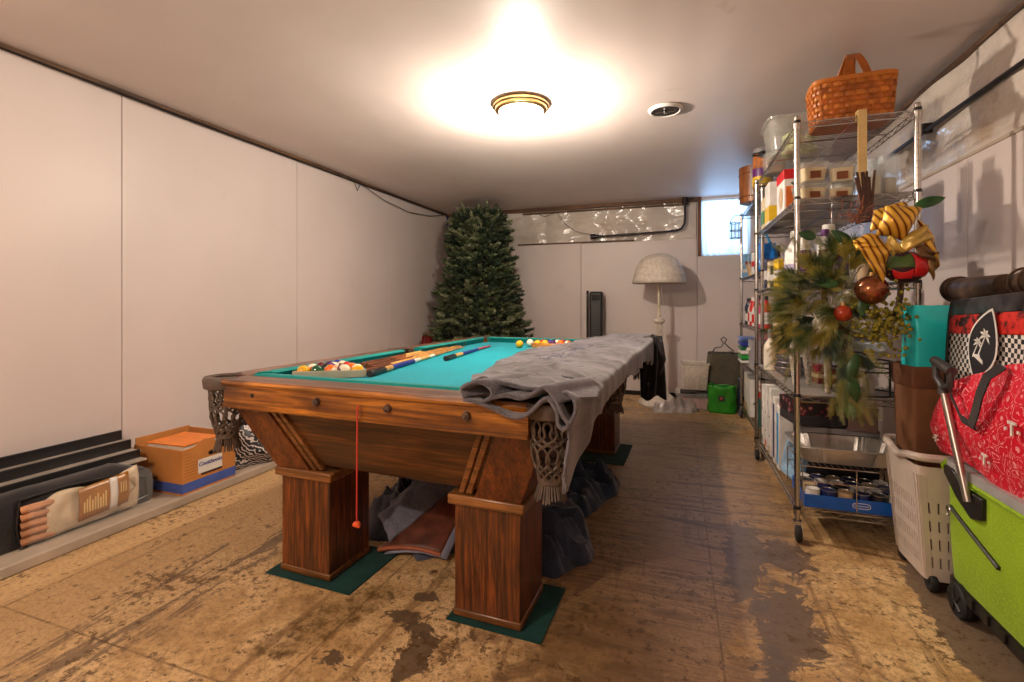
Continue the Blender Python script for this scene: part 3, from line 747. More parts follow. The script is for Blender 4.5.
# blanket heaps under the table
def heap(name, label, cat, pos, rx, ry, h, mat_, seed, rz=0, group=None, fd=0.6):
    """a crumpled sheet: an irregular outline with long soft folds running across it"""
    mb = MB(); N, K = 60, 150
    def ridge(a_, p): return (1-min(1, abs(a_)*p))
    def f(u, v):
        th = 2*PI*v; r = u
        c_, s_ = math.cos(th), math.sin(th)
        edge = 1+.30*noise.noise(Vector((c_*1.2+seed, s_*1.2, 0)))+.10*noise.noise(Vector((c_*4+seed, s_*4, 4)))
        px, py = rx*r*edge*c_, ry*r*edge*s_
        wx = px+.07*noise.noise(Vector((px*4, py*4, seed))); wy = py+.07*noise.noise(Vector((px*4, py*4, seed+5)))
        q = wx*math.cos(fd)+wy*math.sin(fd); p2 = -wx*math.sin(fd)+wy*math.cos(fd)
        a1 = ridge(noise.noise(Vector((q*9, p2*2.0, seed*2))), 3.2)**.7
        a2 = ridge(noise.noise(Vector((q*3+9, p2*8, seed*3))), 3.4)**.7
        a3 = ridge(noise.noise(Vector((q*17, p2*6, seed*4))), 3.0)
        env = math.cos(min(1, r)*PI/2)**.9; sk = min(1, (1-r)*7)
        z = h*env*(.55+.30*a1+.15*a2)+.050*a1*sk+.035*a2*sk+.014*a3*sk
        return (px, py, max(.003, z) if r < .985 else .002)
    mb.grid(f, N, K)
    o = mb.build(name, mat_, angle=80); o.location = pos; o.rotation_euler = (0, 0, rz); tag(o, label, cat, group); return o
M['slate'] = cloth('slate_blanket', (72, 74, 86), .28, .96, 8, 120, .4)
M['slateblue'] = cloth('slate_blue_blanket', (56, 64, 84), .3, .96, 8, 120, .4)
M['bluedark'] = cloth('dark_blue_blanket', (38, 50, 70), .3, .96, 8, 120, .4)
M['brownleather'] = plain('red_brown_leather', (104, 52, 32), .5, var=.35, vs=14, bmp=.4)
heap('moving_blanket', 'slate grey blanket crumpled on the floor between the two front table legs', 'blanket', tw(-.13, -.34, 0), .44, .46, .20, M['slate'], 3.3, .1, fd=.5)
heap('moving_blanket', 'black crumpled blanket behind the front left leg under the table', 'blanket', tw(-.42, .34, 0), .26, .34, .26, plain('black_blanket', (38, 38, 44), .9), 8.1, .2, fd=.2)
heap('moving_blanket', 'dark blue blanket crumpled behind the front right leg', 'blanket', tw(.42, .10, 0), .20, .40, .13, M['bluedark'], 5.7, -.1, fd=1.2)
heap('moving_blanket', 'blue grey blanket spilling from under the table beside the front right leg', 'blanket', tw(.44, -.48, 0), .19, .30, .12, M['slateblue'], 11.2, .3, fd=.9)
t = thing('folded_blanket', 'lighter grey folded blanket flap lying over the heap between the front legs', 'blanket', tw(0, 0, .0), TR)
mb = MB()
def flap(u, v):
    a_ = Vector((-.33, -.75, .10)); b_ = Vector((-.19, -.86, .05)); c_ = Vector((-.02, -.50, .21)); d_ = Vector((-.16, -.50, .29))
    p = (a_*(1-u)+b_*u)*(1-v)+(d_*(1-u)+c_*u)*v
    p.z += .035*math.sin(u*PI)*(.6+.4*math.sin(v*5))+.012*noise.noise(Vector((u*4, v*6, 2)))
    return p
mb.grid(flap, 30, 30); mb.build('blanket_flap', cloth('mid_grey_blanket', (110, 108, 120), .3, .96, 8, 120, .4), t, solid=.016, angle=80)
mb = MB(); mb.grid(lambda u, v: flap(u, v)+Vector((.16+.02*math.sin(v*4), -.02+.06*v, -.075-.01*v)), 24, 24); mb.build('under_fold', M['slate'], t, solid=.014, angle=80)
# brown leather case with a stitched edge
t = thing('leather_bag', 'flat red brown leather bag sticking out of the blankets under the table', 'bag', tw(0, 0, .0), TR)
def lb_(u, v):
    a_ = Vector((-.23, -.885, .02)); b_ = Vector((.05, -.835, .025)); c_ = Vector((.06, -.56, .20)); d_ = Vector((-.06, -.60, .17))
    return (a_*(1-u)+b_*u)*(1-v)+(d_*(1-u)+c_*u)*v+Vector((0, 0, .02*math.sin(u*PI)+.008*noise.noise(Vector((u*5, v*5, 1)))))
mb = MB(); mb.grid(lb_, 20, 14); mb.build('flap', M['brownleather'], t, solid=.010)
mb = MB(); mb.tube([lb_(k/12, 0)+Vector((0, 0, .004)) for k in range(13)], .009, 8); mb.build('edge_piping', plain('orange_piping', (160, 84, 50), .5), t)
mb = MB(); mb.grid(lambda u, v: lb_(u, v*.5)+Vector((.03, -.0, -.012)), 8, 6); mb.build('lining', plain('pale_blue_lining', (130, 130, 150), .7), t, solid=.006)
# red string
t = thing('pull_string', 'red string with an orange knot hanging from the front rail', 'string', tw(-.008, -1.298, .35), TR)
mb = MB(); mb.tube([(0, .004, .402), (.002, -.003, .39), (.001, -.004, .2), (0, -.004, .01)], .0030, 6); mb.build('cord', plain('red_cord', (196, 52, 40), .6), t)
mb = MB(); mb.ball((0, -.004, 0), .013, 12, sc=(1.1, 1, .8)); mb.ball((.009, -.006, -.004), .007, 8); mb.ball((-.010, -.004, -.003), .007, 8); mb.build('knot', plain('orange_knot', (226, 92, 40), .6), t)
#PART2
# ------------------------------------------------------------------ left ledge: rails, bag, box, zebra bag
LZ = .05
def metal_rail(x, z0, y0, y1, hgt, wid, label):
    t = thing('metal_rail', label, 'metal rail', (x, y1, z0), 0, None)
    mb = MB(); mb.box(-.006, .006, y0-y1, 0, 0, hgt); mb.build('upright_flange', M['black'], t, bevel=.002)
    mb = MB(); mb.box(.006, wid, y0-y1, 0, 0, .010); mb.build('flat_flange', plain('grey_steel', (186, 174, 162), .4, .3), t, bevel=.002)
metal_rail(-2.955, .325, -.3, 1.83, .062, .075, 'long black angled metal rail closest to the wall, topmost of its stack')
metal_rail(-2.87, .285, -.3, 1.825, .060, .085, 'long black angled metal rail in the middle of its stack by the wall')
metal_rail(-2.775, .252, -.3, 1.81, .052, .06, 'long black angled metal rail at the front of its stack above the zip bag')
# black storage case under the rails
t = thing('storage_case', 'black fabric case lying under the metal rails against the left wall', 'case', (-2.87, .8, LZ), 0)
mb = MB(); mb.box(-.12, .10, -1.1, .99, 0, .195); mb.build('body', cloth('black_nylon', (30, 28, 32), .3, .7), t, bevel=.02)
mb = MB(); mb.box(-.09, .08, -1.1, .985, .198, .232); mb.build('lid', M['black'], t, bevel=.01)
mb = MB(); mb.tube([(.102, -1.1, .15), (.102, .95, .15)], .004, 6); mb.build('zip', M['metal'], t)
# clear-fronted bag
t = thing('zip_bag', 'long black bag with a clear plastic front holding folded bedding', 'bag', (-2.66, .8, LZ), 0)
def bagx(z): return .016+.022*math.sin(PI*min(1, z/.24))
mb = MB()
Y0, Y1 = -1.1, .985
L = []
for i in range(40):
    y = Y0+(Y1-Y0)*i/39; w_ = .012*noise.noise(Vector((y*8, 1, 2))); e = 1-.25*max(0, (i-36)/3)
    sag = .006*math.sin(i*.9)
    L.append([(-.09, y, 0), (.0, y, 0), (.018+w_, y, .03), (.024+w_, y, .12*e), (.016+w_, y, .20*e+sag), (-.01, y, .226*e+sag), (-.06, y, .236*e+sag), (-.09, y, .23*e)])
mb.loft(L); mb.build('bag_body', cloth('black_bag_fabric', (34, 30, 32), .35, .6, 5), t, angle=60)
def clearfront():
    m, n, b = nt('clear_vinyl_over_cream_cloth'); setb(b, .12)
    v = coords(n); f = nz(n, v, 4, 4)
    n.links.new(ramp(n, f, [(.35, srgb(196, 176, 146)), (.65, srgb(226, 210, 184))]), b.inputs['Base Color'])
    b.inputs['Coat Weight'].default_value = .6
    bump(n, b, nz(n, v, 10, 4), .7, .02); return m
mb = MB(); mb.grid(lambda u, v: (.030+.018*math.sin(v*PI)+.014*noise.noise(Vector((u*6, v*3, 3))), .52+u*.38, .016+v*(.165+.02*u+.02*math.sin(u*8))), 40, 10); mb.build('cream_bedding', clearfront(), t, solid=.006)
mb = MB()
for k in range(5):
    z = .03+.034*k
    mb.tube([(.022, .445, z), (.034, .47, z+.005), (.036, .52, z+.003), (.028, .55, z)], .0165, 8)
mb.build('striped_blankets', plain('tan_stripes', (190, 132, 92), .8, var=.3, vs=9), t)
mb = MB(); mb.grid(lambda u, v: (.060+.010*math.sin(v*PI)+.003*noise.noise(Vector((u*9, v*4, 3))), .63+u*.21, .045+v*.150+.015*u), 12, 6); mb.build('brown_package', plain('tan_brown_package', (160, 104, 34), .25, var=.12), t, solid=.006)
mb = MB(); mb.grid(lambda u, v: (.066+.010*math.sin(v*PI), .755+u*.032, .053+v*.150), 3, 6); mb.build('white_band', M['white'], t, solid=.003)
mb = MB()
for k in range(9):
    mb.box(.0725, .0740, .645+.011*k, .651+.011*k, .08, .08+.05+.012*(k % 3))
for k in range(3): mb.box(.0725, .0740, .80+.011*k, .804+.011*k, .12, .17)
o = mb.build('package_lettering', plain('gold_print', (226, 190, 120), .5), t); o['kind'] = 'stuff'
mb = MB(); mb.tube([(.02, .44, .212), (.024, .6, .214), (.022, .8, .195), (.02, .95, .14), (.02, .96, .04), (.024, .8, .012), (.026, .44, .010), (.022, .43, .10), (.02, .44, .21)], .006, 6); mb.build('piping', M['black'], t)
mb = MB(); mb.grid(lambda u, v: (.085+.008*math.sin(v*PI)+.008*noise.noise(Vector((u*12, v*4, 6))), .44+u*.50, .014+v*.19), 60, 8); mb.build('vinyl_window', glass('thin_vinyl', (240, 240, 236), .06, .10), t, smooth=True)
mb = MB(); mb.tube([(.035, .80, .05), (.04, .84, .09), (.035, .88, .12), (.04, .87, .16), (.035, .82, .17)], .018, 8); mb.build('rolled_ties', plain('beige_ties', (176, 150, 116), .8), t)

# cardboard file box
t = thing('cardboard_box', 'open cardboard file box with a blue base band and handwritten label', 'box', (-2.73, 2.04, LZ), R(0))
bx, by, bh = .19, .165, .25
mb = MB(); mb.box(-bx, bx, -by, by, 0, .008)
mb.box(-bx, bx, -by, -by+.006, .008, bh-.004); mb.box(-bx, bx, by-.006, by, .008, bh+.02); mb.box(-bx, -bx+.006, -by+.006, by-.006, .008, bh+.03)
# long front side with the dipping top edge and hand hole
hx = bx-.006
pf = [(-by+.006, .008), (by-.006, .008), (by-.006, bh-.002), (.075, bh-.015), (.045, bh-.01), (.02, bh+.02), (-.04, bh+.03), (-.10, bh), (-by+.006, bh-.004)]
mb.loft([[(hx, y, z) for y, z in pf], [(bx, y, z) for y, z in pf]])
mb.build('box_walls', M['card'], t, bevel=.001, smooth=False)
mb = MB()
for (x0, x1, y0, y1) in ((bx, bx+.0012, -by, by), (-bx, bx, -by-.0012, -by)): mb.box(x0, x1, y0, y1, .012, .064)
mb.build('blue_band', plain('blue_print_band', (68, 92, 168), .7), t)
mb = MB(); mb.box(bx, bx+.002, -.075, .075, .092, .170); mb.build('label_card', M['white'], t)
mb = MB(); mb.box(bx, bx+.0025, -.055, .075, .080, .092); mb.box(-bx+.02, -.0, -by-.0018, -by, .07, .084); mb.build('dark_print', plain('dark_brown_print', (58, 34, 24), .7), t)
mb = MB()
for k in range(9): mb.box(bx, bx+.001, -by+.012, -.065 if k < 6 else -by+.05, .082+k*.017, .0835+k*.017)
o = mb.build('printed_lines', plain('brown_print', (120, 72, 34), .7), t); o['kind'] = 'stuff'
mb = MB(); mb.cyl((bx-.001, .0, .192), (bx+.001, .0, .192), .012, n=14); mb.box(bx-.001, bx+.001, .0, .05, .180, .204); mb.cyl((bx-.001, .05, .192), (bx+.001, .05, .192), .012, n=14); mb.build('hand_hole', M['dark'], t)
text('handwriting', 'Cookbooks', .031, plain('blue_ink', (30, 36, 130), .5), t, (bx+.0025, 0, .142), (R(90), 0, R(90)), .0004, .25, .0006)
bk = thing('book_stack', 'stack of books with an orange cover on top, inside the cardboard box', 'books', (-2.73, 2.03, LZ+.012), R(3))
mb = MB()
for k in range(7):
    e = .004*((k*7) % 3); mb.box(-.135+e, .135-e, -.115+e, .11-e, .002+k*.034, .032+k*.034)
mb.build('page_blocks', plain('paper', (226, 214, 196), .8), bk, bevel=.002)
mb = MB(); mb.box(-.14, .14, -.12, .115, .240, .246); mb.build('orange_cover', plain('orange_cover', (236, 130, 30), .4), bk, bevel=.001)
# zebra-striped bag
def zebramat(sc=22, dist=4):
    m, n, b = nt('zebra_print'); setb(b, .45)
    w_ = n.nodes.new('ShaderNodeTexWave'); w_.inputs['Scale'].default_value = sc; w_.inputs['Distortion'].default_value = 7; w_.inputs['Detail'].default_value = 1.5
    w_.inputs['Detail Scale'].default_value = 1.4
    n.links.new(coords(n, (1, 1, 1), (.5, .6, .3)), w_.inputs[0])
    n.links.new(ramp(n, w_.outputs['Fac'], [(.68, srgb(20, 18, 20)), (.74, srgb(196, 184, 178))]), b.inputs['Base Color']); return m
t = thing('zebra_bag', 'black and white zebra print bag slumped on the ledge behind the box', 'bag', (-2.70, 2.46, LZ), 0)
mb = MB()
def zb(u, v):
    th = 2*PI*v; z = .27*u; r = (.15*(1-.55*max(0, u-.35)/.65))*(1+.10*math.sin(th*4+u*5)+.16*noise.noise(Vector((math.cos(th)*2, math.sin(th)*2, u*3))))
    if u < .1: r *= .9+u
    return (r*math.cos(th)*1.0, r*math.sin(th)*1.45-.03*u, z+.03*noise.noise(Vector((th, u*4, 2))))
mb.grid(zb, 22, 60); mb.build('bag_body', zebramat(), t)
mb = MB()
for s_ in (-1, 1): mb.tube([(s_*.05, -.09, .23), (s_*.055, -.09, .31), (s_*.03, -.02, .35), (s_*.055, .05, .31), (s_*.05, .05, .22)], .011, 8)
mb.ball((0, -.02, .27), .05, 12, sc=(1, 1.4, .8)); mb.build('handles', M['black'], t)

# ------------------------------------------------------------------ christmas tree
M['needle'] = plain('fir_green', (84, 96, 62), .6, var=.45, vs=3.5)
M['needle3'] = plain('fir_pale_green', (128, 134, 100), .55, var=.35, vs=6)
M['needle2'] = plain('fir_green_dark', (50, 66, 46), .6, var=.4, vs=4)
t = thing('christmas_tree', 'tall artificial fir tree standing in the back left corner', 'christmas tree', (-2.24, 5.28, 0))
r2 = random.Random(3)
def tuft(mb, p, d, L, w_, m, n=22):
    d = d.normalized(); a_ = d.orthogonal().normalized(); b_ = d.cross(a_)
    for k in range(n):
        q = k/n; th = k*2.4; base = p+d*L*q*.8
        out = (a_*math.cos(th)+b_*math.sin(th)); tip = base+out*w_*(1-.55*q)+d*L*.28
        sd = d.cross(out)*.010
        mb.add([base-sd, base+sd, tip+sd*.4, tip-sd*.4], [(0, 1, 2, 3)], m)
def treerad(z): 
    return lerp_tab([(.15, .72), (.7, .63), (1.0, .55), (1.5, .43), (1.9, .38), (2.12, .35), (2.2, .22)], z)
mb = MB()
for i in range(900):
    z = .2+2.0*(i/900)**.92; th = i*2.39996; R_ = treerad(z)*(.80+.30*r2.random())
    if z > 2.10: R_ = treerad(z)*r2.random()**.5*1.0
    p = Vector((R_*math.cos(th)*.92, R_*math.sin(th)*.78, z+r2.uniform(-.03, .03)))
    d_ = Vector((math.cos(th)+r2.uniform(-.5, .5), math.sin(th)+r2.uniform(-.5, .5), .25+r2.uniform(-.4, .4)+(1.6 if z > 2.08 else 0)))
    p2 = p-d_.normalized()*.07; q = r2.random(); mi = 0 if q < .45 else (1 if q < .75 else 2)
    tuft(mb, p2, d_, .10+.07*r2.random(), .036+.01*r2.random(), mi, 20)
    if r2.random() < .6:
        for s_ in (-1, 1): tuft(mb, p2, d_+Vector((-math.sin(th), math.cos(th), 0))*s_*.9, .08, .03, mi, 12)
for i in range(420):
    z = .25+1.9*r2.random(); th = r2.random()*2*PI; R_ = treerad(z)*(.50+.2*r2.random())
    p = Vector((R_*math.cos(th)*.9, R_*math.sin(th)*.78, z)); tuft(mb, p, Vector((math.cos(th), math.sin(th), .2)), .14, .05, 1, 18)
fo = mb.build('foliage', [M['needle'], M['needle2'], M['needle3']], t, smooth=False); fo['kind'] = 'stuff'
mb = MB(); mb.cyl((0, 0, .03), (0, 0, 2.15), .022, .010, 10); mb.build('pole', plain('green_pole', (40, 56, 40), .5), t)
mb = MB()
for k in range(220):
    z = .3+1.8*k/220; th = k*2.4; R_ = treerad(z)*.75; mb.tube([(0, 0, z-.05), (R_*math.cos(th)*.9, R_*math.sin(th)*.78, z+.02)], .0045, 4)
o = mb.build('branches', M['iron'], t); o['kind'] = 'stuff'
mb = MB()
for k in range(4): a_ = PI/4+k*PI/2; mb.box(-.012, .012, 0, .01, 0, .01); mb.tube([(0, 0, .16), (.18*math.cos(a_), .18*math.sin(a_), .06), (.30*math.cos(a_), .30*math.sin(a_), .012)], .012, 8)
mb.build('stand', M['iron'], t)
t = thing('red_bag', 'dark red cloth bag crumpled on the floor left of the tree', 'bag', (-2.80, 5.10, 0))
mb = MB(); mb.grid(lambda u, v: ((.13+.03*math.sin(v*31)*u)*(1-.62*max(0, u-.35))*math.cos(2*PI*v), (.16+.03*math.sin(v*43)*u)*(1-.62*max(0, u-.35))*math.sin(2*PI*v), .72*u+.03*math.sin(v*19)*u), 20, 60); mb.build('bag_body', cloth('dark_red_cloth', (110, 20, 24), .3), t, angle=70)
mb = MB(); mb.tube([(-.05, 0, .70), (.02, .02, .80), (.06, 0, .70)], .008, 6); mb.build('drawstring', M['cuered'], t)

# ------------------------------------------------------------------ tower fan and wicker floor lamp, things by the back wall
t = thing('tower_heater', 'tall narrow black tower fan standing against the back wall', 'tower fan', (-.915, 5.72, 0))
mb = MB(); mb.lathe([(.15, .0), (.15, .015), (.13, .03), (.05, .045)], n=32); mb.build('base', M['black'], t)
mb = MB(); mb.box(-.075, .075, -.07, .07, .04, 1.235); mb.build('housing', M['black'], t, bevel=.02)
mb = MB()
for k in range(44): mb.box(-.045, .05, -.077, -.070, .2+k*.0205, .209+k*.0205)
mb.build('grille', plain('grey_grille', (62, 58, 58), .4), t)
mb = MB(); mb.box(-.045, .05, -.076, -.070, 1.13, 1.20); mb.build('control_panel', plain('glossy_black', (16, 16, 18), .1), t)
t = thing('metal_strip', 'thin upright black strip leaning beside the tower fan', 'strip', (-1.035, 5.80, 0))
mb = MB(); mb.box(-.012, .012, -.006, .006, 0, 1.25); mb.box(-.012, -.006, -.02, -.006, 0, 1.25); mb.build('strip', M['dark'], t)
mb = MB(); mb.cyl((0, -.010, 1.19), (0, -.004, 1.19), .005, n=8); mb.build('screw', M['metal'], t)

LPX, LPY = -.195, 5.42
t = thing('floor_lamp', 'white wicker floor lamp with a domed shade and flared base', 'floor lamp', (LPX, LPY, 0))
mb = MB(); n_r = 40
prof = [(.205, .0), (.215, .02), (.20, .045), (.155, .075), (.105, .125), (.07, .20), (.047, .32), (.036, .48), (.032, .70), (.032, .93)]
mb.lathe(prof, n=48, f=lambda a_, z: 1+.02*math.cos(a_*24)); 
mb.build('base', M['wicker'], t)
mb = MB()
for k in range(24):
    a_ = 2*PI*k/24; mb.tube([((r+.003)*math.cos(a_), (r+.003)*math.sin(a_), z) for r, z in prof[1:]], .004, 5)
mb.build('base_ribs', M['wicker'], t)
mb = MB(); mb.lathe([(.032, .86), (.045, .885), (.066, .90), (.062, .925), (.04, .94), (.018, .95)], n=32); mb.build('collar', M['wicker'], t)
mb = MB(); mb.cyl((0, 0, .94), (0, 0, 1.50), .016, .014, 14); mb.build('pole', plain('cream_pole', (210, 196, 170), .4), t)
mb = MB()
sp = [(.275, 1.315), (.27, 1.35), (.255, 1.42), (.225, 1.50), (.18, 1.565), (.12, 1.61), (.05, 1.628), (.004, 1.63)]
mb.lathe(sp, n=72, caps=False, f=lambda a_, z: 1+.010*math.cos(a_*36)); sh = mb.build('shade', M['wicker'], t, solid=.008, angle=80)
mb = MB()
for k in range(36):
    a_ = 2*PI*k/36; mb.tube([((r+.004)*math.cos(a_), (r+.004)*math.sin(a_), z) for r, z in sp[:-1]], .0032, 4)
for r, z in ((.277, 1.315), (.276, 1.33), (.262, 1.40), (.232, 1.487), (.185, 1.562)):
    mb.tube([(r*math.cos(2*PI*k/48)*1.012, r*math.sin(2*PI*k/48)*1.012, z) for k in range(48)], .0042, 5, closed=True)
mb.build('weave_ribs', M['wicker'], sh)
mb = MB(); mb.tube([(.02, -.02, 1.42), (.03, -.03, 1.2), (.06, -.03, 1.0), (.07, -.03, .93)], .0018, 4); mb.build('pull_chain', M['metal'], t)
mb = MB(); mb.ball((0, 0, 1.50), .03, 14); mb.build('bulb', M['white'], t)
heap('plastic_wrap', 'grey plastic sheet bunched on the floor around the floor lamp base', 'plastic wrap', (-.03, 5.13, 0), .21, .10, .07, plain('grey_plastic_wrap', (150, 138, 134), .25, var=.15), 4.4, R(12), fd=1.5)

# clear box with white wire basket on top
t = thing('clear_box', 'flat clear plastic tote of pinkish papers on the floor by the green bag', 'plastic tote', (.16, 5.42, 0))
mb = MB(); mb.box(-.17, .17, -.14, .14, .005, .012)
mb.loft([[(-.16, -.13, .008), (.16, -.13, .008), (.16, .13, .008), (-.16, .13, .008)], [(-.18, -.15, .15), (.18, -.15, .15), (.18, .15, .15), (-.18, .15, .15)]], caps=False); mb.build('tote_body', M['glass'], t)
mb = MB(); mb.box(-.19, .19, -.16, .16, .15, .168); mb.build('lid', M['glass'], t, bevel=.004)
mb = MB(); mb.box(-.15, .15, -.12, .12, .014, .06); mb.box(-.13, .14, -.11, .12, .062, .11); mb.build('contents', plain('pink_paper', (176, 120, 110), .8, var=.35, vs=14), t)
mb = MB(); mb.box(-.14, .02, -.17, -.02, .168, .19); mb.box(-.02, .14, -.13, .02, .168, .182); mb.build('dark_cords', M['black'], t, bevel=.006)
t = thing('wire_basket', 'white ribbed basket standing on the clear tote by the back wall', 'basket', (.17, 5.44, .195))
def ribbed_bin(t, w0, d0, w1, d1, h, m, bands=20):
    mb = MB(); mb.loft([[(-w0, -d0, 0), (w0, -d0, 0), (w0, d0, 0), (-w0, d0, 0)], [(-w1, -d1, h), (w1, -d1, h), (w1, d1, h), (-w1, d1, h)]], caps=False); mb.box(-w0, w0, -d0, d0, 0, .004); mb.build('body', m, t, solid=.003)
    mb = MB()
    for k in range(bands):
        q = (k+.5)/bands*2-1
        for s_ in (-1, 1):
            mb.tube([(q*w0, s_*(d0+.003), 0), (q*w1, s_*(d1+.003), h)], .005, 4)
            mb.tube([(s_*(w0+.003), q*d0, 0), (s_*(w1+.003), q*d1, h)], .0035, 4)
    mb.build('ribs', m, t)
    mb = MB(); mb.tube([(-w1-.008, -d1-.008, h), (w1+.008, -d1-.008, h), (w1+.008, d1+.008, h), (-w1-.008, d1+.008, h)], .009, 8, closed=True); mb.build('rim', m, t)
ribbed_bin(t, .105, .09, .128, .11, .27, M['wicker'], 14)

def lumpbag(mb, w_, d_, h, seed, top=.7, n=26, k=64, zig=.06):
    def f(u, v):
        th = 2*PI*v; c_, s_ = math.cos(th), math.sin(th)
        e = (abs(c_)**.6*(1 if c_ > 0 else -1), abs(s_)**.6*(1 if s_ > 0 else -1))
        tp = 1+(top-1)*u**1.5
        cr = 1+zig*math.sin(th*7+seed+u*3)*u+.10*noise.noise(Vector((c_*2+seed, s_*2, u*4)))
        if u < .06: cr *= .9+u*1.6
        return (w_*e[0]*tp*cr, d_*e[1]*tp*cr, h*u+.02*noise.noise(Vector((c_*2, s_*2+seed, 3)))*u)
    mb.grid(f, n, k)
t = thing('green_bag', 'glossy green plastic shopping bag on the floor at the end of the shelves', 'bag', (.42, 5.27, 0), R(-8))
mb = MB(); lumpbag(mb, .135, .09, .27, 4, .95, zig=.05); mb.build('bag_body', plain('green_plastic', (40, 132, 30), .25, var=.2, vs=9, bmp=.3), t, solid=.004, angle=60)
mb = MB(); mb.box(-.028, .028, -.108, -.098, .13, .18); mb.build('emblem', plain('dark_emblem', (46, 50, 40), .5), t, bevel=.004)
mb = MB(); mb.box(-.010, .010, -.1095, -.1075, .145, .165); mb.build('emblem_centre', plain('red_emblem', (170, 60, 50), .5), t)
t = thing('tote_bag', 'olive drawstring bag with a black wire loop standing behind the green bag', 'bag', (.45, 5.47, 0), R(-5))
mb = MB(); lumpbag(mb, .17, .10, .58, 9, .88, zig=.05); mb.build('bag_body', cloth('olive_fabric', (84, 78, 64), .25, .8), t, solid=.005, angle=70)
mb = MB(); mb.tube([(-.145, -.06, .575), (.0, -.09, .59), (.15, -.06, .57), (.15, .07, .57), (-.145, .07, .575)], .010, 8, closed=True)
mb.tube([(-.11, -.04, .58), (-.08, -.03, .63), (-.02, 0, .64), (.0, 0, .68), (-.025, 0, .72), (0, 0, .745), (.03, 0, .72), (.01, 0, .68), (.05, 0, .64), (.10, -.02, .60)], .006, 8); mb.build('wire_loop', M['black'], t)

# ------------------------------------------------------------------ wire shelving
M['groove'] = plain('groove_dark', (140, 134, 128), .35, .8)
M['liner2'] = glass('clear_grey_shelf_liner', (176, 170, 164), .3, .5)
def shelving(name, label, x0, y0, levels, topz, liners, L=1.22, D=.46):
    t = thing('wire_shelving', label, 'shelving unit', (x0, y0, 0))
    for px in (0, D):
        for py in (0, L):
            mb = MB(); mb.cyl((px, py, .115), (px, py, topz), .0127, n=14); mb.cyl((px, py, topz), (px, py, topz+.006), .0135, .011, n=14)
            p = mb.build('post', M['post'], t)
            mb = MB()
            for z in levels: sl = MB(); sl.cyl((px, py, z-.004), (px, py, z+.010), .0160, .0150, n=14); sl.build('shelf_sleeve', M['black'], p); sl = MB(); sl.cyl((px, py, z-.030), (px, py, z-.004), .0155, .0165, n=14); sl.build('shelf_collar', M['post'], p)
            mb = MB()
            for k in range(1, 60):
                z = .13+k*.0305
                if z < topz-.02: mb.cyl((px, py, z), (px, py, z+.0016), .0129, n=12)
            mb.build('post_grooves', M['groove'], p)
            cs = MB(); cs.cyl((px, py, .085), (px, py, .118), .011, n=10); cs.box(px-.014, px+.014, py-.020, py+.012, .078, .088)
            cs.loft([[(px-.016, py-.018, .088), (px-.012, py-.018, .088), (px-.012, py+.014, .088), (px-.016, py+.014, .088)], [(px-.016, py-.034, .035), (px-.012, py-.034, .035), (px-.012, py-.014, .035), (px-.016, py-.014, .035)]])
            cs.loft([[(px+.012, py-.018, .088), (px+.016, py-.018, .088), (px+.016, py+.014, .088), (px+.012, py+.014, .088)], [(px+.012, py-.034, .035), (px+.016, py-.034, .035), (px+.016, py-.014, .035), (px+.012, py-.014, .035)]])
            cst = cs.build('caster', M['metal'], t)
            wh = MB(); wh.lathe([(.012, -.011), (.034, -.011), (.0365, -.007), (.0365, .007), (.034, .011), (.012, .011)], n=24)
            for i_, v_ in enumerate(wh.v): wh.v[i_] = (px+v_[2], py-.024+v_[0], .0365+v_[1])
            wh.cyl((px-.016, py-.024, .0365), (px+.016, py-.024, .0365), .006, n=8)
            wh.build('wheel', M['rubber'], cst)
    for li, z in enumerate(levels):
        mb = MB()
        # edge trusses
        for (ax, c, a0, a1) in (('x', 0, 0, D), ('x', L, 0, D), ('y', 0, 0, L), ('y', D, 0, L)):
            def P(u, zz): return (u, c, zz) if ax == 'x' else (c, u, zz)
            mb.tube([P(a0, z), P(a1, z)], .0032, 6); mb.tube([P(a0, z-.026), P(a1, z-.026)], .0032, 6)
            n_z = int((a1-a0)/.038)
            mb.tube([P(a0+(a1-a0)*k/n_z, z-.003 if k % 2 else z-.023) for k in range(n_z+1)], .0020, 4)
        for y in (.30, .61, .92): mb.tube([(0, y, z-.006), (D, y, z-.006)], .003, 5)
        mb.tube([(D/2, 0, z-.009), (D/2, L, z-.009)], .003, 5)
        mb.build('shelf_frame', M['metal'], t)
        mb = MB(); k = 0; x = .02
        # surface wires run front to back
        for j in range(1, 48): mb.tube([(0, j*L/48, z), (D, j*L/48, z)], .0014, 4)
        mb.build('shelf_wires', M['metal'], t)
        if li in liners:
            mb = MB(); mb.box(.006, D-.006, .012, L-.012, z+.0018, z+.0032); mb.build('shelf_liner', M['liner2'], t)
    return t
U1X, U1Y = .525, 2.55
LV1 = [.145, .667, 1.19, 1.585, 1.94]
shelving('wire_shelving', 'chrome wire shelving on casters nearest the camera, with the picnic basket on top', U1X, U1Y, LV1, 1.965, (1, 2, 3))
U2X, U2Y = .575, 3.86
LV2 = [.12, .55, .90, 1.33, 1.935]
shelving('wire_shelving', 'chrome wire shelving on casters at the back near the window', U2X, U2Y, LV2, 1.955, (1, 3, 4))
S1 = [z+.0045 for z in LV1]; S2 = [z+.0045 for z in LV2]

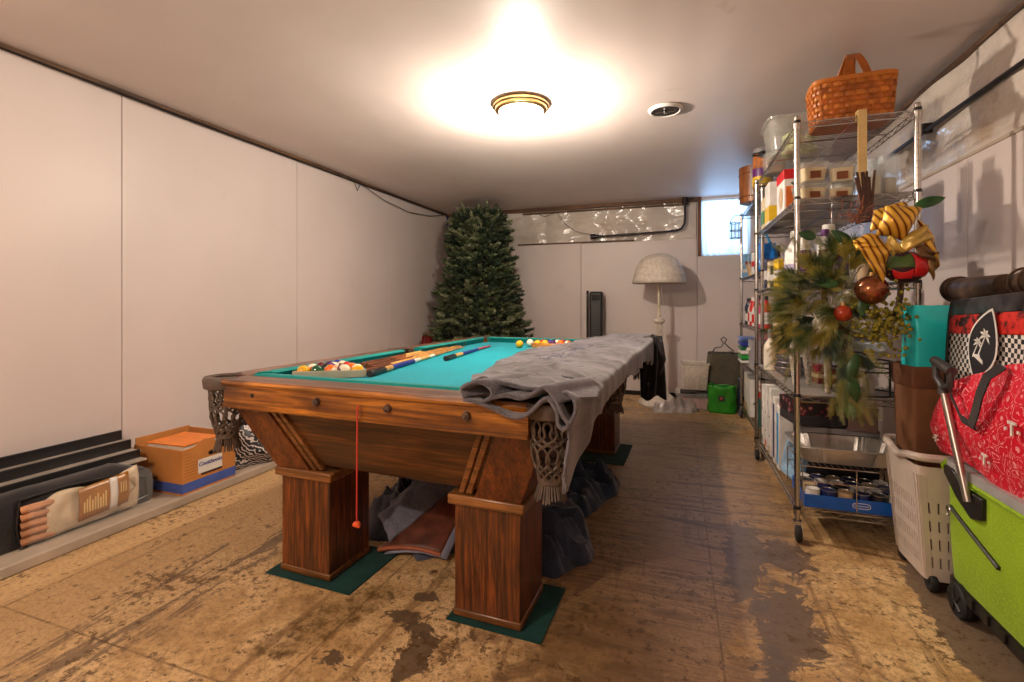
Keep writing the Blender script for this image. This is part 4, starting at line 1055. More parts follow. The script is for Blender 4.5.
# picnic basket
M['bask'] = plain('honey_splint', (178, 96, 28), .4, var=.25, vs=16); M['bask2'] = plain('honey_splint_light', (198, 116, 40), .4, var=.2, vs=16)
t = thing('picnic_basket', 'honey brown woven picnic basket with a bent wood handle, on the top shelf', 'basket', (.775, 2.70, S1[4]), R(-3))
def rr_loop(w_, d_, z, n=64, e=.35):
    out = []
    for k in range(n):
        a_ = 2*PI*k/n; c_, s_ = math.cos(a_), math.sin(a_)
        out.append((w_*abs(c_)**e*(1 if c_ >= 0 else -1), d_*abs(s_)**e*(1 if s_ >= 0 else -1), z))
    return out
mb = MB(); mb.loft([rr_loop(.148, .098, .002), rr_loop(.150, .10, .01), rr_loop(.163, .112, .18)], caps=False); mb.loft([rr_loop(.148, .098, .001), rr_loop(.148, .098, .006)]); mb.build('lining', M['bask'], t)
mb = MB(); rows, cols = 7, 44
def bpt(q, z, off):
    k = z/.19; w_ = .150+.014*k; d_ = .10+.013*k; c_, s_ = math.cos(q), math.sin(q); e = .35
    x, y = w_*abs(c_)**e*(1 if c_ >= 0 else -1), d_*abs(s_)**e*(1 if s_ >= 0 else -1)
    L_ = math.hypot(x, y); return (x*(1+off/L_), y*(1+off/L_), z)
# perimeter-even parameter
def qs(n):
    fine = [bpt(2*PI*i/2000, .1, 0) for i in range(2001)]; acc = [0]
    for a_, b_ in zip(fine, fine[1:]): acc.append(acc[-1]+math.dist(a_, b_))
    out = []; j = 0
    for i in range(n):
        s_ = acc[-1]*i/n
        while acc[j+1] < s_: j += 1
        out.append(2*PI*j/2000)
    return out
Q = qs(cols*3)
for r_ in range(rows):
    z0 = .006+r_*.0255; L_ = []
    for i, q in enumerate(Q):
        off = .004+.0032*math.cos(PI*(i/3.0+r_)); L_.append((q, off))
    loops = [[bpt(q, z0+.0015, o_-.002) for q, o_ in L_], [bpt(q, z0+.006, o_+.0012) for q, o_ in L_], [bpt(q, z0+.018, o_+.0012) for q, o_ in L_], [bpt(q, z0+.0235, o_-.002) for q, o_ in L_]]
    mb.loft(loops, r_ % 2, caps=False)
mb.build('splint_weave', [M['bask2'], M['bask']], t)
mb = MB()
for i in range(cols):
    q = Q[i*3]; a_, b_ = bpt(q, .002, .0035), bpt(q, .182, .0035); mb.tube([a_, b_], .0035, 4)
mb.build('uprights', M['bask'], t)
mb = MB(); L_ = [rr_loop(.166, .115, .180), rr_loop(.171, .120, .183), rr_loop(.171, .120, .202), rr_loop(.161, .110, .203), rr_loop(.160, .109, .182)]; mb.loft(L_+[L_[0]], caps=False); mb.build('rim', M['bask2'], t)
def strap_arc(x, tilt, mb):
    loops = []
    for k in range(25):
        a_ = PI*k/24; y = .118*math.cos(a_)*(1-.25*math.sin(a_)); z = .16+.175*math.sin(a_)**.9
        lx = x+tilt*math.sin(a_)
        loops.append([(lx-.016, y, z), (lx+.016, y, z), (lx+.016, y*1.03, z+.006), (lx-.016, y*1.03, z+.006)])
    mb.loft(loops)
for x, ti in ((-.045, .045), (.05, -.035)):
    mb = MB(); strap_arc(x, ti, mb); mb.build('handle', M['bask'], t, bevel=.002)
# clear tote with greenery at the far end of the top shelf
t = thing('plastic_tote', 'clear plastic tote of pale green ribbon on the top shelf behind the picnic basket', 'plastic tote', (.66, 3.18, S1[4]))
mb = MB(); mb.loft([rr_loop(.15, .14, .002), rr_loop(.17, .16, .19), rr_loop(.178, .168, .192)], caps=False); mb.loft([rr_loop(.15, .14, .001), rr_loop(.15, .14, .004)]); mb.build('tub', M['glass'], t)
mb = MB(); mb.loft([rr_loop(.182, .172, .192), rr_loop(.184, .174, .203), rr_loop(.16, .15, .212)]); mb.build('lid', M['glass'], t)
mb = MB()
for k in range(14):
    a_ = k*2.1; mb.ball((.08*math.cos(a_)*(.4+.6*rnd.random()), .08*math.sin(a_), .04+.011*k*rnd.random()), .038, 10, sc=(1, 1.2, .7))
mb.build('contents', plain('pale_green_ribbon', (196, 206, 150), .6, var=.3, vs=20), t)
t = thing('plastic_tub', 'small clear tub under the black tray at the far end of the top shelf', 'plastic tub', (.60, 3.55, S1[4]))
mb = MB(); mb.loft([rr_loop(.06, .06, .002), rr_loop(.07, .07, .125), rr_loop(.073, .073, .127)], caps=False); mb.loft([rr_loop(.06, .06, .001), rr_loop(.06, .06, .004)]); mb.build('tub', M['glass'], t)
mb = MB(); mb.loft([rr_loop(.053, .053, .006), rr_loop(.060, .060, .09)]); mb.build('contents', plain('brown_contents', (150, 96, 60), .6, var=.3), t)
t = thing('black_tray', 'black tray with a loop handle on top of the small clear tub, top shelf', 'tray', (.585, 3.55, S1[4]+.128))
mb = MB(); mb.loft([rr_loop(.06, .055, .003), rr_loop(.075, .07, .018), rr_loop(.078, .073, .018)], caps=True); mb.build('tray', M['black'], t)
mb = MB(); mb.tube([(-.075, -.03, .015), (-.11, -.02, .017), (-.11, .03, .017), (-.075, .03, .015)], .006, 6); mb.build('handle', M['black'], t)

def simple_box(name, label, cat, c, sz, m, rz=0, lid=None, band=None, group=None, bev=.003):
    t = thing(name, label, cat, c, rz, group); x, y, z = sz[0]/2, sz[1]/2, sz[2]
    top = z*(1-(lid[0] if lid else 0))
    mb = MB(); mb.box(-x, x, -y, y, 0, top); mb.build('body', m, t, bevel=bev)
    if lid: mb = MB(); mb.box(-x-.002, x+.002, -y-.002, y+.002, top, z); mb.build('lid', lid[1], t, bevel=bev)
    if band: mb = MB(); mb.box(-x-.001, x+.001, -y-.001, y+.001, z*band[0], z*band[1]); mb.build('printed_band', band[2], t)
    return t
def bottle(name, label, cat, c, r, h, m, capm, neck=.35, shoulder=.72, lab=None, group=None, caph=.12, handle=False, sx=1, sy=1):
    t = thing(name, label, cat, c, 0, group)
    mb = MB(); mb.lathe([(r*.9, 0), (r, .004), (r, h*shoulder*.9), (r*.92, h*shoulder), (r*neck, h*(1-caph)-.005), (r*neck, h*(1-caph))], n=20, sx=sx, sy=sy); mb.build('body', m, t)
    mb = MB(); mb.lathe([(r*neck*1.15, h*(1-caph)), (r*neck*1.2, h*(1-caph)+.004), (r*neck*1.1, h-.003), (r*neck*.9, h)], n=16); mb.build('cap', capm, t)
    if lab: mb = MB(); mb.lathe([(r*1.01, h*lab[0]), (r*1.012, h*lab[0]+.002), (r*1.012, h*lab[1])], n=20, sx=sx, sy=sy, caps=False); mb.build('label', lab[2], t)
    if handle: mb = MB(); mb.tube([(0, -r*sy*.9, h*.62), (0, -r*sy*1.3, h*.66), (0, -r*sy*1.25, h*.84), (0, -r*.3, h*.86)], r*.13, 8); mb.build('handle', m, t)
    return t
P_ = {k: plain('paint_'+k, v, .4) for k, v in dict(red=(206, 30, 34), yellow=(232, 190, 30), purple=(96, 30, 110), white=(232, 228, 222), skyblue=(120, 170, 214), cyan=(40, 150, 210), navy=(28, 40, 100), pink=(190, 60, 110), green=(40, 130, 70), cream=(226, 206, 166), tan=(196, 166, 130), brown=(120, 66, 34), grey=(140, 136, 136), orange=(220, 110, 40), darkred=(120, 26, 40), teal=(20, 110, 100), wax=(232, 208, 156), charcoal=(46, 44, 50)).items()}
# second shelf
t = simple_box('cereal_box', 'white carton with a bright red top on the second shelf of the near unit', 'box', (.60, 3.08, S1[3]), (.10, .20, .245), P_['white'], lid=(.22, P_['red']))
mb = MB(); mb.ball((0, 0, 0), .05, 12, sc=(.06, 1, 1.2)); o = mb.build('printed_picture', P_['tan'], t); o.location = (-.052, -.02, .10)
mb = MB(); mb.box(-.04, .035, -.1025, -.100, .02, .15); mb.build('side_print', P_['orange'], t)
mb = MB(); mb.tube([(-.015, -.104, .17), (.005, -.104, .15), (-.01, -.104, .11), (.01, -.104, .08)], .005, 6); mb.build('printed_curl', P_['charcoal'], t)
t = simple_box('snack_carton', 'yellow and white carton behind the red topped carton on the second shelf', 'box', (.585, 3.45, S1[3]), (.09, .16, .27), P_['white'], band=(.1, .45, P_['yellow']))
simple_box('snack_carton', 'narrow cream carton at the far end of the second shelf of the near unit', 'box', (.585, 3.65, S1[3]), (.08, .12, .22), P_['cream'], band=(.2, .6, P_['green']))
def candle_tub(c, label, w_=.065, h=.10, glow=None):
    t = thing('candle_tub', label, 'food container', c, rnd.uniform(-.2, .2), 'clear tubs on the second shelf')
    mb = MB(); mb.loft([rr_loop(w_*.82, w_*.82, .002, 40), rr_loop(w_, w_, h, 40)], caps=False); mb.loft([rr_loop(w_*.82, w_*.82, .001, 40), rr_loop(w_*.82, w_*.82, .004, 40)]); mb.build('tub', M['glass'], t)
    mb = MB(); mb.loft([rr_loop(w_*.74, w_*.74, .006, 40), rr_loop(w_*.86, w_*.86, h*.78, 40)]); mb.build('contents', P_['wax'], t)
    mb = MB(); mb.loft([rr_loop(w_*1.04, w_*1.04, h, 40), rr_loop(w_*1.05, w_*1.05, h+.006, 40), rr_loop(w_*.95, w_*.95, h+.010, 40)]); mb.build('lid', M['glass'], t)
    mb = MB(); mb.box(-.022, .022, -w_*1.0-.002, -w_*.9, h*.15, h*.55); mb.build('sticker', P_['brown'], t)
candle_tub((.615, 2.72, S1[3]), 'lower of the two stacked clear tubs beside the near post, second shelf', .068, .085)
candle_tub((.622, 2.72, S1[3]+.100), 'upper of the two stacked clear tubs beside the near post', .062, .085)
candle_tub((.735, 2.70, S1[3]), 'clear squared tub standing right behind the pale hanging strap', .055, .07)
candle_tub((.742, 2.70, S1[3]+.085), 'clear tub stacked on the squared tub next to the strap', .056, .085)
def vase(c, r, h, label, fill=P_['wax'], fh=.5, group='glass vases on the second shelf'):
    t = thing('glass_vase', label, 'vase', c, 0, group)
    mb = MB(); mb.lathe([(r, .0), (r, h), (r-.004, h), (r-.004, .008)], n=28, caps=False); mb.lathe([(r, 0), (r, .006)], n=28); mb.build('vase_glass', M['glassB'], t)
    mb = MB(); mb.lathe([(r*.7, .008), (r*.72, .01), (r*.72, h*fh), (r*.66, h*fh+.004)], n=20); cd = mb.build('candle', fill, t)
    mb = MB(); mb.cyl((0, 0, h*fh), (0, 0, h*fh+.012), .0014, n=5); mb.build('wick', M['black'], cd)
vase((.855, 2.66, S1[3]), .044, .13, 'short wide glass with a cream candle right of the strap', fh=.7)
vase((.930, 2.70, S1[3]), .040, .20, 'tall clear cylinder vase by the right rear post, nearest the camera', fh=.45)
vase((.915, 2.84, S1[3]), .045, .22, 'tall clear cylinder vase standing behind the nearest vase', fh=.35)
vase((.80, 2.86, S1[3]), .045, .15, 'stout glass candle cylinder behind the clear tubs', fh=.8)
# third shelf
bottle('detergent_jug', 'large white plastic jug with a lavender label on the third shelf', 'jug', (.60, 2.92, S1[2]), .085, .29, P_['white'], P_['white'], .32, .62, (.12, .38, plain('lavender', (170, 160, 190), .5)), handle=True, sx=.7, sy=1)
text('numeral', '2', .06, P_['navy'], bpy.data.objects['detergent_jug'], (-.062, 0, .15), (R(90), 0, R(-90)), .001)
g = 'purple capped bottles on the third shelf'
bottle('spray_bottle', 'white bottle with purple cap nearest the chrome post on the third shelf', 'bottle', (.575, 2.64, S1[2]), .026, .255, P_['white'], P_['purple'], .6, .74, (.1, .62, P_['purple']), g, .13)
bottle('spray_bottle', 'second purple capped bottle, right of the one at the post', 'bottle', (.66, 2.64, S1[2]), .026, .255, P_['white'], P_['purple'], .6, .74, (.1, .62, P_['darkred']), g, .13)
bottle('spray_bottle', 'purple capped bottle partly hidden by the wreath top', 'bottle', (.735, 2.66, S1[2]), .026, .235, P_['white'], P_['purple'], .6, .74, (.1, .62, P_['purple']), g, .13)
bottle('detergent_jug', 'white bottle with a white cap behind the purple capped bottles', 'bottle', (.715, 2.80, S1[2]), .05, .30, P_['white'], P_['white'], .5, .7)
bottle('spray_bottle', 'tan bottle at the back of the third shelf near the wall', 'bottle', (.86, 2.75, S1[2]), .04, .22, P_['tan'], P_['white'], .5, .7)
for i, (x, y, w_, h, c, l) in enumerate([(.57, 3.14, .07, .16, 'yellow', 'small yellow packet on the third shelf behind the white jug'), (.57, 3.30, .08, .13, 'charcoal', 'dark small carton next to the yellow packet'), (.58, 3.44, .08, .17, 'cream', 'cream coloured carton on the third shelf far end'), (.585, 3.60, .08, .20, 'navy', 'navy carton at the far end of the third shelf'), (.72, 3.2, .10, .2, 'tan', 'tan carton at the back of the third shelf')]):
    simple_box('small_carton', l, 'box', (x, y, S1[2]), (.07, w_, h), P_[c], rnd.uniform(-.2, .2), band=(.3, .6, P_['white']))
# fourth shelf
bottle('candle_bottle', 'white tapered bottle with a grey neck on the fourth shelf near the far post', 'bottle', (.56, 3.46, S1[1]), .038, .26, plain('ivory_bottle', (222, 214, 196), .3), P_['grey'], .30, .60, None, None, .22)
def bowl(c, r, h, label, m=None, group=None):
    t = thing('glass_bowl', label, 'bowl', c, 0, group)
    mb = MB(); mb.lathe([(r*.4, 0), (r*.5, .004), (r*.8, h*.4), (r, h), (r*.97, h), (r*.76, h*.42), (r*.45, .010)], n=36, caps=False, f=lambda a_, z: 1+.02*math.cos(a_*18)); mb.lathe([(r*.42, .001), (r*.45, .006)], n=36); mb.build('bowl', m or M['foil'], t)
    mb = MB(); mb.tube([(r*math.cos(2*PI*k/36), r*math.sin(2*PI*k/36), h) for k in range(36)], .003, 6, closed=True); mb.build('rim', m or M['foil'], t)
gsm = plain('cut_glass_grey', (156, 150, 152), .15, .3, var=.35, vs=40)
bowl((.63, 3.20, S1[1]), .095, .055, 'lowest of the stacked cut glass bowls on the fourth shelf', gsm, 'stacked cut glass bowls')
bowl((.63, 3.20, S1[1]+.03), .09, .055, 'middle one of the stacked cut glass bowls', gsm, 'stacked cut glass bowls')
bowl((.63, 3.20, S1[1]+.06), .085, .06, 'top one of the stacked cut glass bowls', gsm, 'stacked cut glass bowls')
simple_box('wooden_box', 'tan wooden box standing behind the glass bowls on the fourth shelf', 'box', (.64, 3.42, S1[1]), (.11, .16, .30), plain('tan_wood', (196, 148, 92), .6), lid=(.1, P_['cream']))
bottle('red_bottle', 'dark red bottle on the fourth shelf beside the far post', 'bottle', (.64, 3.63, S1[1]), .04, .36, P_['darkred'], P_['charcoal'], .4, .65)
simple_box('small_carton', 'small dark red box sitting behind the reindeer legs', 'box', (.74, 2.98, S1[1]), (.09, .07, .10), P_['darkred'], .2, band=(.3, .5, P_['cream']))
# reindeer ornament (an animal figure, one continuous body)
M['glitter'] = plain('silver_glitter', (196, 186, 172), .35, .25, var=.4, vs=120, bmp=.4)
def skinfig(name, verts, edges, rad, m, parent, sub=2, root=0):
    me = bpy.data.meshes.new(name); me.from_pydata(verts, edges, []); me.materials.append(m)
    o = bpy.data.objects.new(name, me); C.objects.link(o); o.parent = parent
    sk = o.modifiers.new('skin', 'SKIN'); sk.use_smooth_shade = True
    if not me.skin_vertices: me.attributes.new('skin', 'FLOAT', 'POINT')
    for i, r_ in enumerate(rad): me.skin_vertices[0].data[i].radius = (r_, r_)
    me.skin_vertices[0].data[root].use_root = True
    sb = o.modifiers.new('sub', 'SUBSURF'); sb.levels = sub; sb.render_levels = sub
    return o
t = thing('reindeer_figure', 'silver glittered reindeer figure behind the wreath on the fourth shelf', 'reindeer figure', (.645, 2.70, S1[1]), R(-70))
t.scale = (1.35, 1.35, 1.35)
V = [(0, 0, .24), (.07, 0, .245), (.11, 0, .25), (.135, 0, .30), (.15, 0, .35), (.185, 0, .345), (-.06, 0, .24), (-.10, 0, .24), (-.125, 0, .265)]
Ed = [(0, 1), (1, 2), (2, 3), (3, 4), (4, 5), (0, 6), (6, 7), (7, 8)]; Rd = [.038, .044, .040, .026, .022, .010, .036, .036, .008]
for x, s_ in ((.10, -1), (.10, 1), (-.09, -1), (-.09, 1)):
    b0 = len(V); at = 2 if x > 0 else 7
    if x > 0: V += [(x+.005, s_*.026, .19), (x+.012*s_, s_*.026, .10), (x+.010*s_, s_*.026, .015), (x+.010*s_+.008, s_*.026, .006)]
    else: V += [(x+.012, s_*.028, .18), (x-.022, s_*.026, .11), (x-.006, s_*.026, .018), (x+.004, s_*.026, .006)]
    Ed += [(at, b0), (b0, b0+1), (b0+1, b0+2), (b0+2, b0+3)]; Rd += [.024, .011, .009, .011]
body_ = [Vector(p) for p in V]
skinfig('body', [tuple(p) for p in body_], Ed, Rd, M['glitter'], t)
mb = MB()
for s_ in (-1, 1):
    mb.tube([(.145, s_*.008, .37), (.135, s_*.03, .41), (.12, s_*.045, .46), (.13, s_*.05, .49)], [.006, .005, .004, .002], 6)
    mb.tube([(.135, s_*.03, .41), (.16, s_*.04, .44)], [.004, .002], 5); mb.tube([(.125, s_*.04, .44), (.10, s_*.055, .465)], [.004, .002], 5)
    mb.ball((.14, s_*.028, .362), .012, 8, sc=(.5, 1.2, .6))
mb.build('antlers', M['glitter'], t)
# black wire stand
t = thing('wire_stand', 'round black wire plant stand on the fourth shelf near the camera', 'wire stand', (.83, 2.70, S1[1]))
mb = MB()
for z, r in ((.006, .125), (.115, .125), (.155, .115)): mb.tube([(r*math.cos(2*PI*k/40), r*math.sin(2*PI*k/40), z) for k in range(40)], .0045, 6, closed=True)
for k in range(5):
    a_ = 2*PI*k/5+.3; mb.tube([(.125*math.cos(a_), .125*math.sin(a_), .004), (.125*math.cos(a_), .125*math.sin(a_), .155)], .0045, 6)
mb.build('frame', M['black'], t)
mb = MB(); mb.tube([(-.06+.055*math.cos(2*PI*k/30), -.115, .15+.055*math.sin(2*PI*k/30)) for k in range(30)], .004, 6, closed=True); mb.build('ring', M['black'], t)
mb = MB(); mb.lathe([(.05, .16), (.08, .18), (.10, .24), (.095, .24), (.075, .185)], n=30, caps=False); mb.lathe([(.05, .158), (.055, .162)], n=24); mb.build('glass_dish', M['glassB'], t)
mb = MB(); mb.lathe([(.03, .008), (.045, .012), (.05, .06), (.03, .10), (.018, .12)], n=20); mb.build('white_cup', P_['white'], t)
t = thing('storage_bin', 'translucent grey bin at the back right of the fourth shelf', 'bin', (.86, 3.12, S1[1]))
mb = MB(); mb.loft([rr_loop(.09, .16, .003), rr_loop(.11, .18, .26), rr_loop(.12, .19, .262)], caps=False); mb.loft([rr_loop(.09, .16, .001), rr_loop(.09, .16, .004)]); mb.build('tub', glass('grey_bin_plastic', (150, 152, 170), .2, .75), t)
mb = MB(); mb.loft([rr_loop(.122, .192, .262), rr_loop(.124, .194, .275)]); mb.build('lid', P_['white'], t)
# bottom shelf
g = 'upright white binders on the bottom shelf'
mb0 = None
for i, (y, h, bandc, l) in enumerate([(3.22, .39, 'navy', 'white upright binder with a broad blue spine stripe on the bottom shelf'), (3.10, .36, 'cyan', 'white upright binder with a light blue spine strip, nearest the camera of the row'), (3.36, .42, 'tan', 'plain white upright case at the middle of the bottom shelf row'), (3.50, .42, 'orange', 'white upright case with an orange foot sticker on the bottom shelf'), (3.63, .40, 'grey', 'white upright case at the far end of the bottom shelf')]):
    t = simple_box('binder', l, 'binder', (.66, y, S1[0]), (.24, .065, h), P_['white'], group=g)
    mb = MB(); mb.box(-.1215, -.119, -.022, .022, .03, h-.04) if bandc in ('navy', 'cyan') else mb.box(-.1215, -.119, -.022, .022, .015, .06); mb.build('spine_strip', P_[bandc], t)
    mb = MB()
    for z in (.12, .24): mb.ball((-.121, 0, z), .006, 8, sc=(.4, 1, 1))
    mb.build('rivets', P_['charcoal'], t)
t = simple_box('shoe_box', 'black box with an ornate pink and gold lid pattern under the fourth shelf', 'box', (.68, 2.92, .475), (.26, .22, .12), P_['charcoal'], R(8))
def ornate():
    m, n, b = nt('ornate_dark_pattern'); setb(b, .4)
    vo = n.nodes.new('ShaderNodeTexVoronoi'); vo.inputs['Scale'].default_value = 32; n.links.new(coords(n), vo.inputs[0])
    n.links.new(ramp(n, vo.outputs[0], [(.10, srgb(190, 150, 140)), (.3, srgb(120, 30, 50)), (.5, srgb(30, 20, 26))]), b.inputs['Base Color']); return m
mb = MB(); mb.box(-.133, .133, -.113, .113, .05, .121); mb.build('patterned_lid', ornate(), t, bevel=.003)
simple_box('box_stack', 'brown carton with a dusty purple face beside the ornate black box', 'box', (.875, 2.92, .46), (.13, .20, .12), plain('purple_brown_card', (120, 92, 86), .5), R(-6), lid=(.1, P_['brown']))
simple_box('storage_box', 'dark storage box on the bottom shelf carrying the ornate box', 'box', (.78, 2.96, S1[0]), (.34, .20, .31), P_['charcoal'], 0, lid=(.1, P_['grey']))
# blue tray of cans
t = thing('can_tray', 'blue cardboard tray on the bottom shelf holding rows of cans', 'tray', (.765, 2.70, S1[0]))
tx, ty = .205, .13
bm_ = plain('tray_blue', (20, 92, 190), .4)
mb = MB(); mb.box(-tx, tx, -ty, ty, 0, .003); mb.box(-tx, tx, -ty, -ty+.003, .003, .058); mb.box(-tx, tx, ty-.003, ty, .003, .058); mb.box(-tx, -tx+.003, -ty+.003, ty-.003, .003, .058); mb.box(tx-.003, tx, -ty+.003, ty-.003, .003, .058); mb.build('tray_walls', bm_, t, smooth=False)
def ovalring(cx_, cz, a_, b_, y, r): return [(cx_+a_*abs(math.cos(q))**.5*(1 if math.cos(q) > 0 else -1), y, cz+b_*abs(math.sin(q))**.7*(1 if math.sin(q) > 0 else -1)) for q in [2*PI*k/36 for k in range(36)]]
mb = MB(); mb.tube(ovalring(.02, .030, .034, .012, -ty-.001, 0), .0016, 5, closed=True)
mb.build('oval_logo', P_['white'], t)
text('logo_lettering', 'Rubbermaid', .0115, P_['white'], t, (.02, -ty-.0012, .030), (R(90), 0, 0), .0003)
mb = MB(); mb.cyl((.175, -ty-.002, .028), (.175, -ty, .028), .012, n=20); mb.build('round_mark', P_['skyblue'], t)
M['tin'] = plain('tin_lid', (190, 184, 172), .3, .8, var=.2, vs=30)
cols_, rows_ = 6, 4
def can(loc, label, lc):
    t = thing('food_can', label, 'can', loc, 0, 'cans in the blue tray')
    mb = MB(); mb.lathe([(.030, .0), (.031, .003), (.0305, .006), (.0305, .069), (.031, .072), (.031, .074)], n=20); mb.build('can_body', lc, t)
    mb = MB(); mb.lathe([(.031, .074), (.031, .0765), (.029, .0765), (.028, .0735), (.001, .0735)], n=20, caps=False); mb.build('lid', M['tin'], t)
    return t
ccol = [P_['white'], P_['navy'], P_['tan'], P_['navy'], P_['charcoal'], P_['white']]
rown = ['front', 'second', 'third', 'back']; coln = ['leftmost', 'second from left', 'third from left', 'third from right', 'second from right', 'rightmost']
protos = [can((0, 0, -1), 'x', c) for c in ccol]; used = set()
for r_ in range(rows_):
    for c_ in range(cols_):
        k = (c_+r_*2) % 6; loc = (.765-.165+c_*.066, 2.70-.096+r_*.0635, S1[0]+.0035); lab = f'small food can, {coln[c_]} in the {rown[r_]} row of the blue tray'
        if k in used: dup(protos[k], loc=loc, label=lab)
        else: protos[k].location = loc; protos[k]['label'] = lab; used.add(k)
# chrome wire rack over the cans, with the foil pan on it
t = thing('wire_rack', 'chrome wire rack standing over the cans on the bottom shelf', 'wire rack', (.765, 2.72, S1[0]))
mb = MB()
for z, w_ in ((.19, .215), (.12, .212)): mb.tube([(-w_, -.155, z), (w_, -.155, z), (w_, .17, z), (-w_, .17, z)], .0028, 6, closed=True)
for k in range(18): x = -.21+.42*k/17; mb.tube([(x, -.155, .19), (x, .17, .19)], .0018, 4)
for x in (-.215, 0, .215):
    mb.tube([(x, -.155, 0.0), (x, -.155, .19)], .003, 6); mb.tube([(x, .17, 0.0), (x, .17, .19)], .003, 6)
mb.build('rack_wires', M['metal'], t)
t = thing('foil_pan', 'large fluted aluminium roasting pan on the rack above the cans', 'foil pan', (.745, 2.72, S1[0]+.194))
def flute(a_, z): return 1+.022*(1 if math.sin(a_*40) > 0 else -1)*(1 if .01 < z < .075 else 0)
mb = MB()
def pl(w_, d_, z, fl=0, n=96):
    out = []
    for k, p in enumerate(rr_loop(w_, d_, z, n, .28)):
        q = 1+(.045 if k % 2 else -.015)*fl; out.append((p[0]*q, p[1]*q, z))
    return out
mb.loft([pl(.17, .10, .002), pl(.175, .104, .008, 1), pl(.197, .132, .076, 1), pl(.20, .135, .082), pl(.222, .152, .084), pl(.224, .154, .078)], caps=False); mb.loft([pl(.17, .10, .001), pl(.17, .10, .003)]); mb.build('pan', M['foil'], t, angle=25)
mb = MB(); mb.tube(pl(.224, .154, .081, 0, 80), .0035, 6, closed=True); mb.build('rolled_rim', M['foil'], t)
t = thing('glass_dish', 'blue tinted glass baking dish leaning on edge at the left of the bottom shelf', 'baking dish', (.615, 2.93, S1[0]+.005), R(10))
mb = MB(); mb.T = Matrix.Rotation(R(-78), 4, 'Y') @ Matrix.Scale(.72, 4); mb.loft([rr_loop(.10, .12, 0), rr_loop(.12, .145, .05), rr_loop(.13, .155, .052), rr_loop(.128, .153, .058), rr_loop(.112, .138, .054), rr_loop(.092, .112, .008)])
for i_, v_ in enumerate(mb.v): mb.v[i_] = (v_[0], v_[1], v_[2]+.098)
mb.build('dish', glass('blue_glass', (150, 190, 220), .05, .6), t)
mb = MB(); mb.tube([(-.03, -.07, .12), (-.045, -.10, .14), (-.03, -.10, .17), (-.015, -.07, .18)], .006, 6); mb.build('dish_handle', glass('blue_glass2', (170, 200, 224), .05, .7), t)

# unit 2 contents
t = thing('plastic_jar', 'clear jar with a yellow and purple snack label on top of the back shelving', 'jar', (.585, 3.95, S2[4]))
mb = MB(); mb.lathe([(.058, 0), (.062, .006), (.062, .235), (.054, .25), (.054, .26)], n=26); mb.build('jar_body', plain('amber_contents', (180, 110, 60), .3, var=.4, vs=30), t)
mb = MB(); mb.lathe([(.0628, .02), (.0630, .022), (.0630, .085)], n=26, caps=False); mb.build('yellow_label', P_['yellow'], t)
mb = MB(); mb.lathe([(.0628, .088), (.0630, .09), (.0630, .145)], n=26, caps=False); mb.build('purple_label', P_['purple'], t)
mb = MB(); mb.lathe([(.057, .26), (.060, .263), (.060, .29), (.055, .295)], n=26); mb.build('lid', P_['grey'], t)
t = thing('plastic_jar', 'clear glass jar left of the yellow labelled jar on top of the back shelving', 'jar', (.585, 4.14, S2[4]))
mb = MB(); mb.lathe([(.05, 0), (.052, .006), (.052, .19), (.045, .20)], n=26); mb.build('jar_body', M['glassB'], t)
mb = MB(); mb.lathe([(.047, .20), (.048, .203), (.048, .225)], n=26); mb.build('lid', P_['grey'], t)
t = thing('wooden_bin', 'round brown slatted wooden bucket on top of the back shelving by the window', 'bucket', (.62, 4.50, S2[4]))
mb = MB(); mb.lathe([(.11, 0), (.125, .005), (.13, .30), (.122, .30), (.115, .012)], n=40, caps=False, f=lambda a_, z: 1-.012*(abs(math.sin(a_*10)) < .12)); mb.lathe([(.11, .001), (.115, .01)], n=30); mb.build('staves', wood('orange_brown_staves', (140, 76, 30), (190, 116, 56), 'Z', .4), t)
mb = MB()
for z in (.05, .24): mb.tube([((.131)*math.cos(2*PI*k/40), (.131)*math.sin(2*PI*k/40), z) for k in range(40)], .004, 5, closed=True)
mb.build('hoops', P_['brown'], t)
t = thing('wire_lantern', 'small blue wire lantern hanging beside the window at the shelf corner', 'lantern', (.50, 4.88, 1.70))
mb = MB()
for z in (0, .07, .14): mb.tube([(.045*math.cos(2*PI*k/20), .045*math.sin(2*PI*k/20), z) for k in range(20)], .004, 5, closed=True)
for k in range(8): a_ = 2*PI*k/8; mb.tube([(.045*math.cos(a_), .045*math.sin(a_), 0), (.045*math.cos(a_), .045*math.sin(a_), .14)], .003, 4)
mb.tube([(-.045, 0, .14), (-.03, 0, .18), (0, 0, .21), (.075, 0, .205), (.085, .17, .20)], .004, 6); mb.build('wire_cage', plain('slate_blue_wire', (60, 84, 110), .4, .5), t)
mb = MB(); mb.lathe([(.03, .01), (.034, .015), (.034, .12), (.028, .13)], n=18); mb.build('glass_liner', M['glassB'], t)
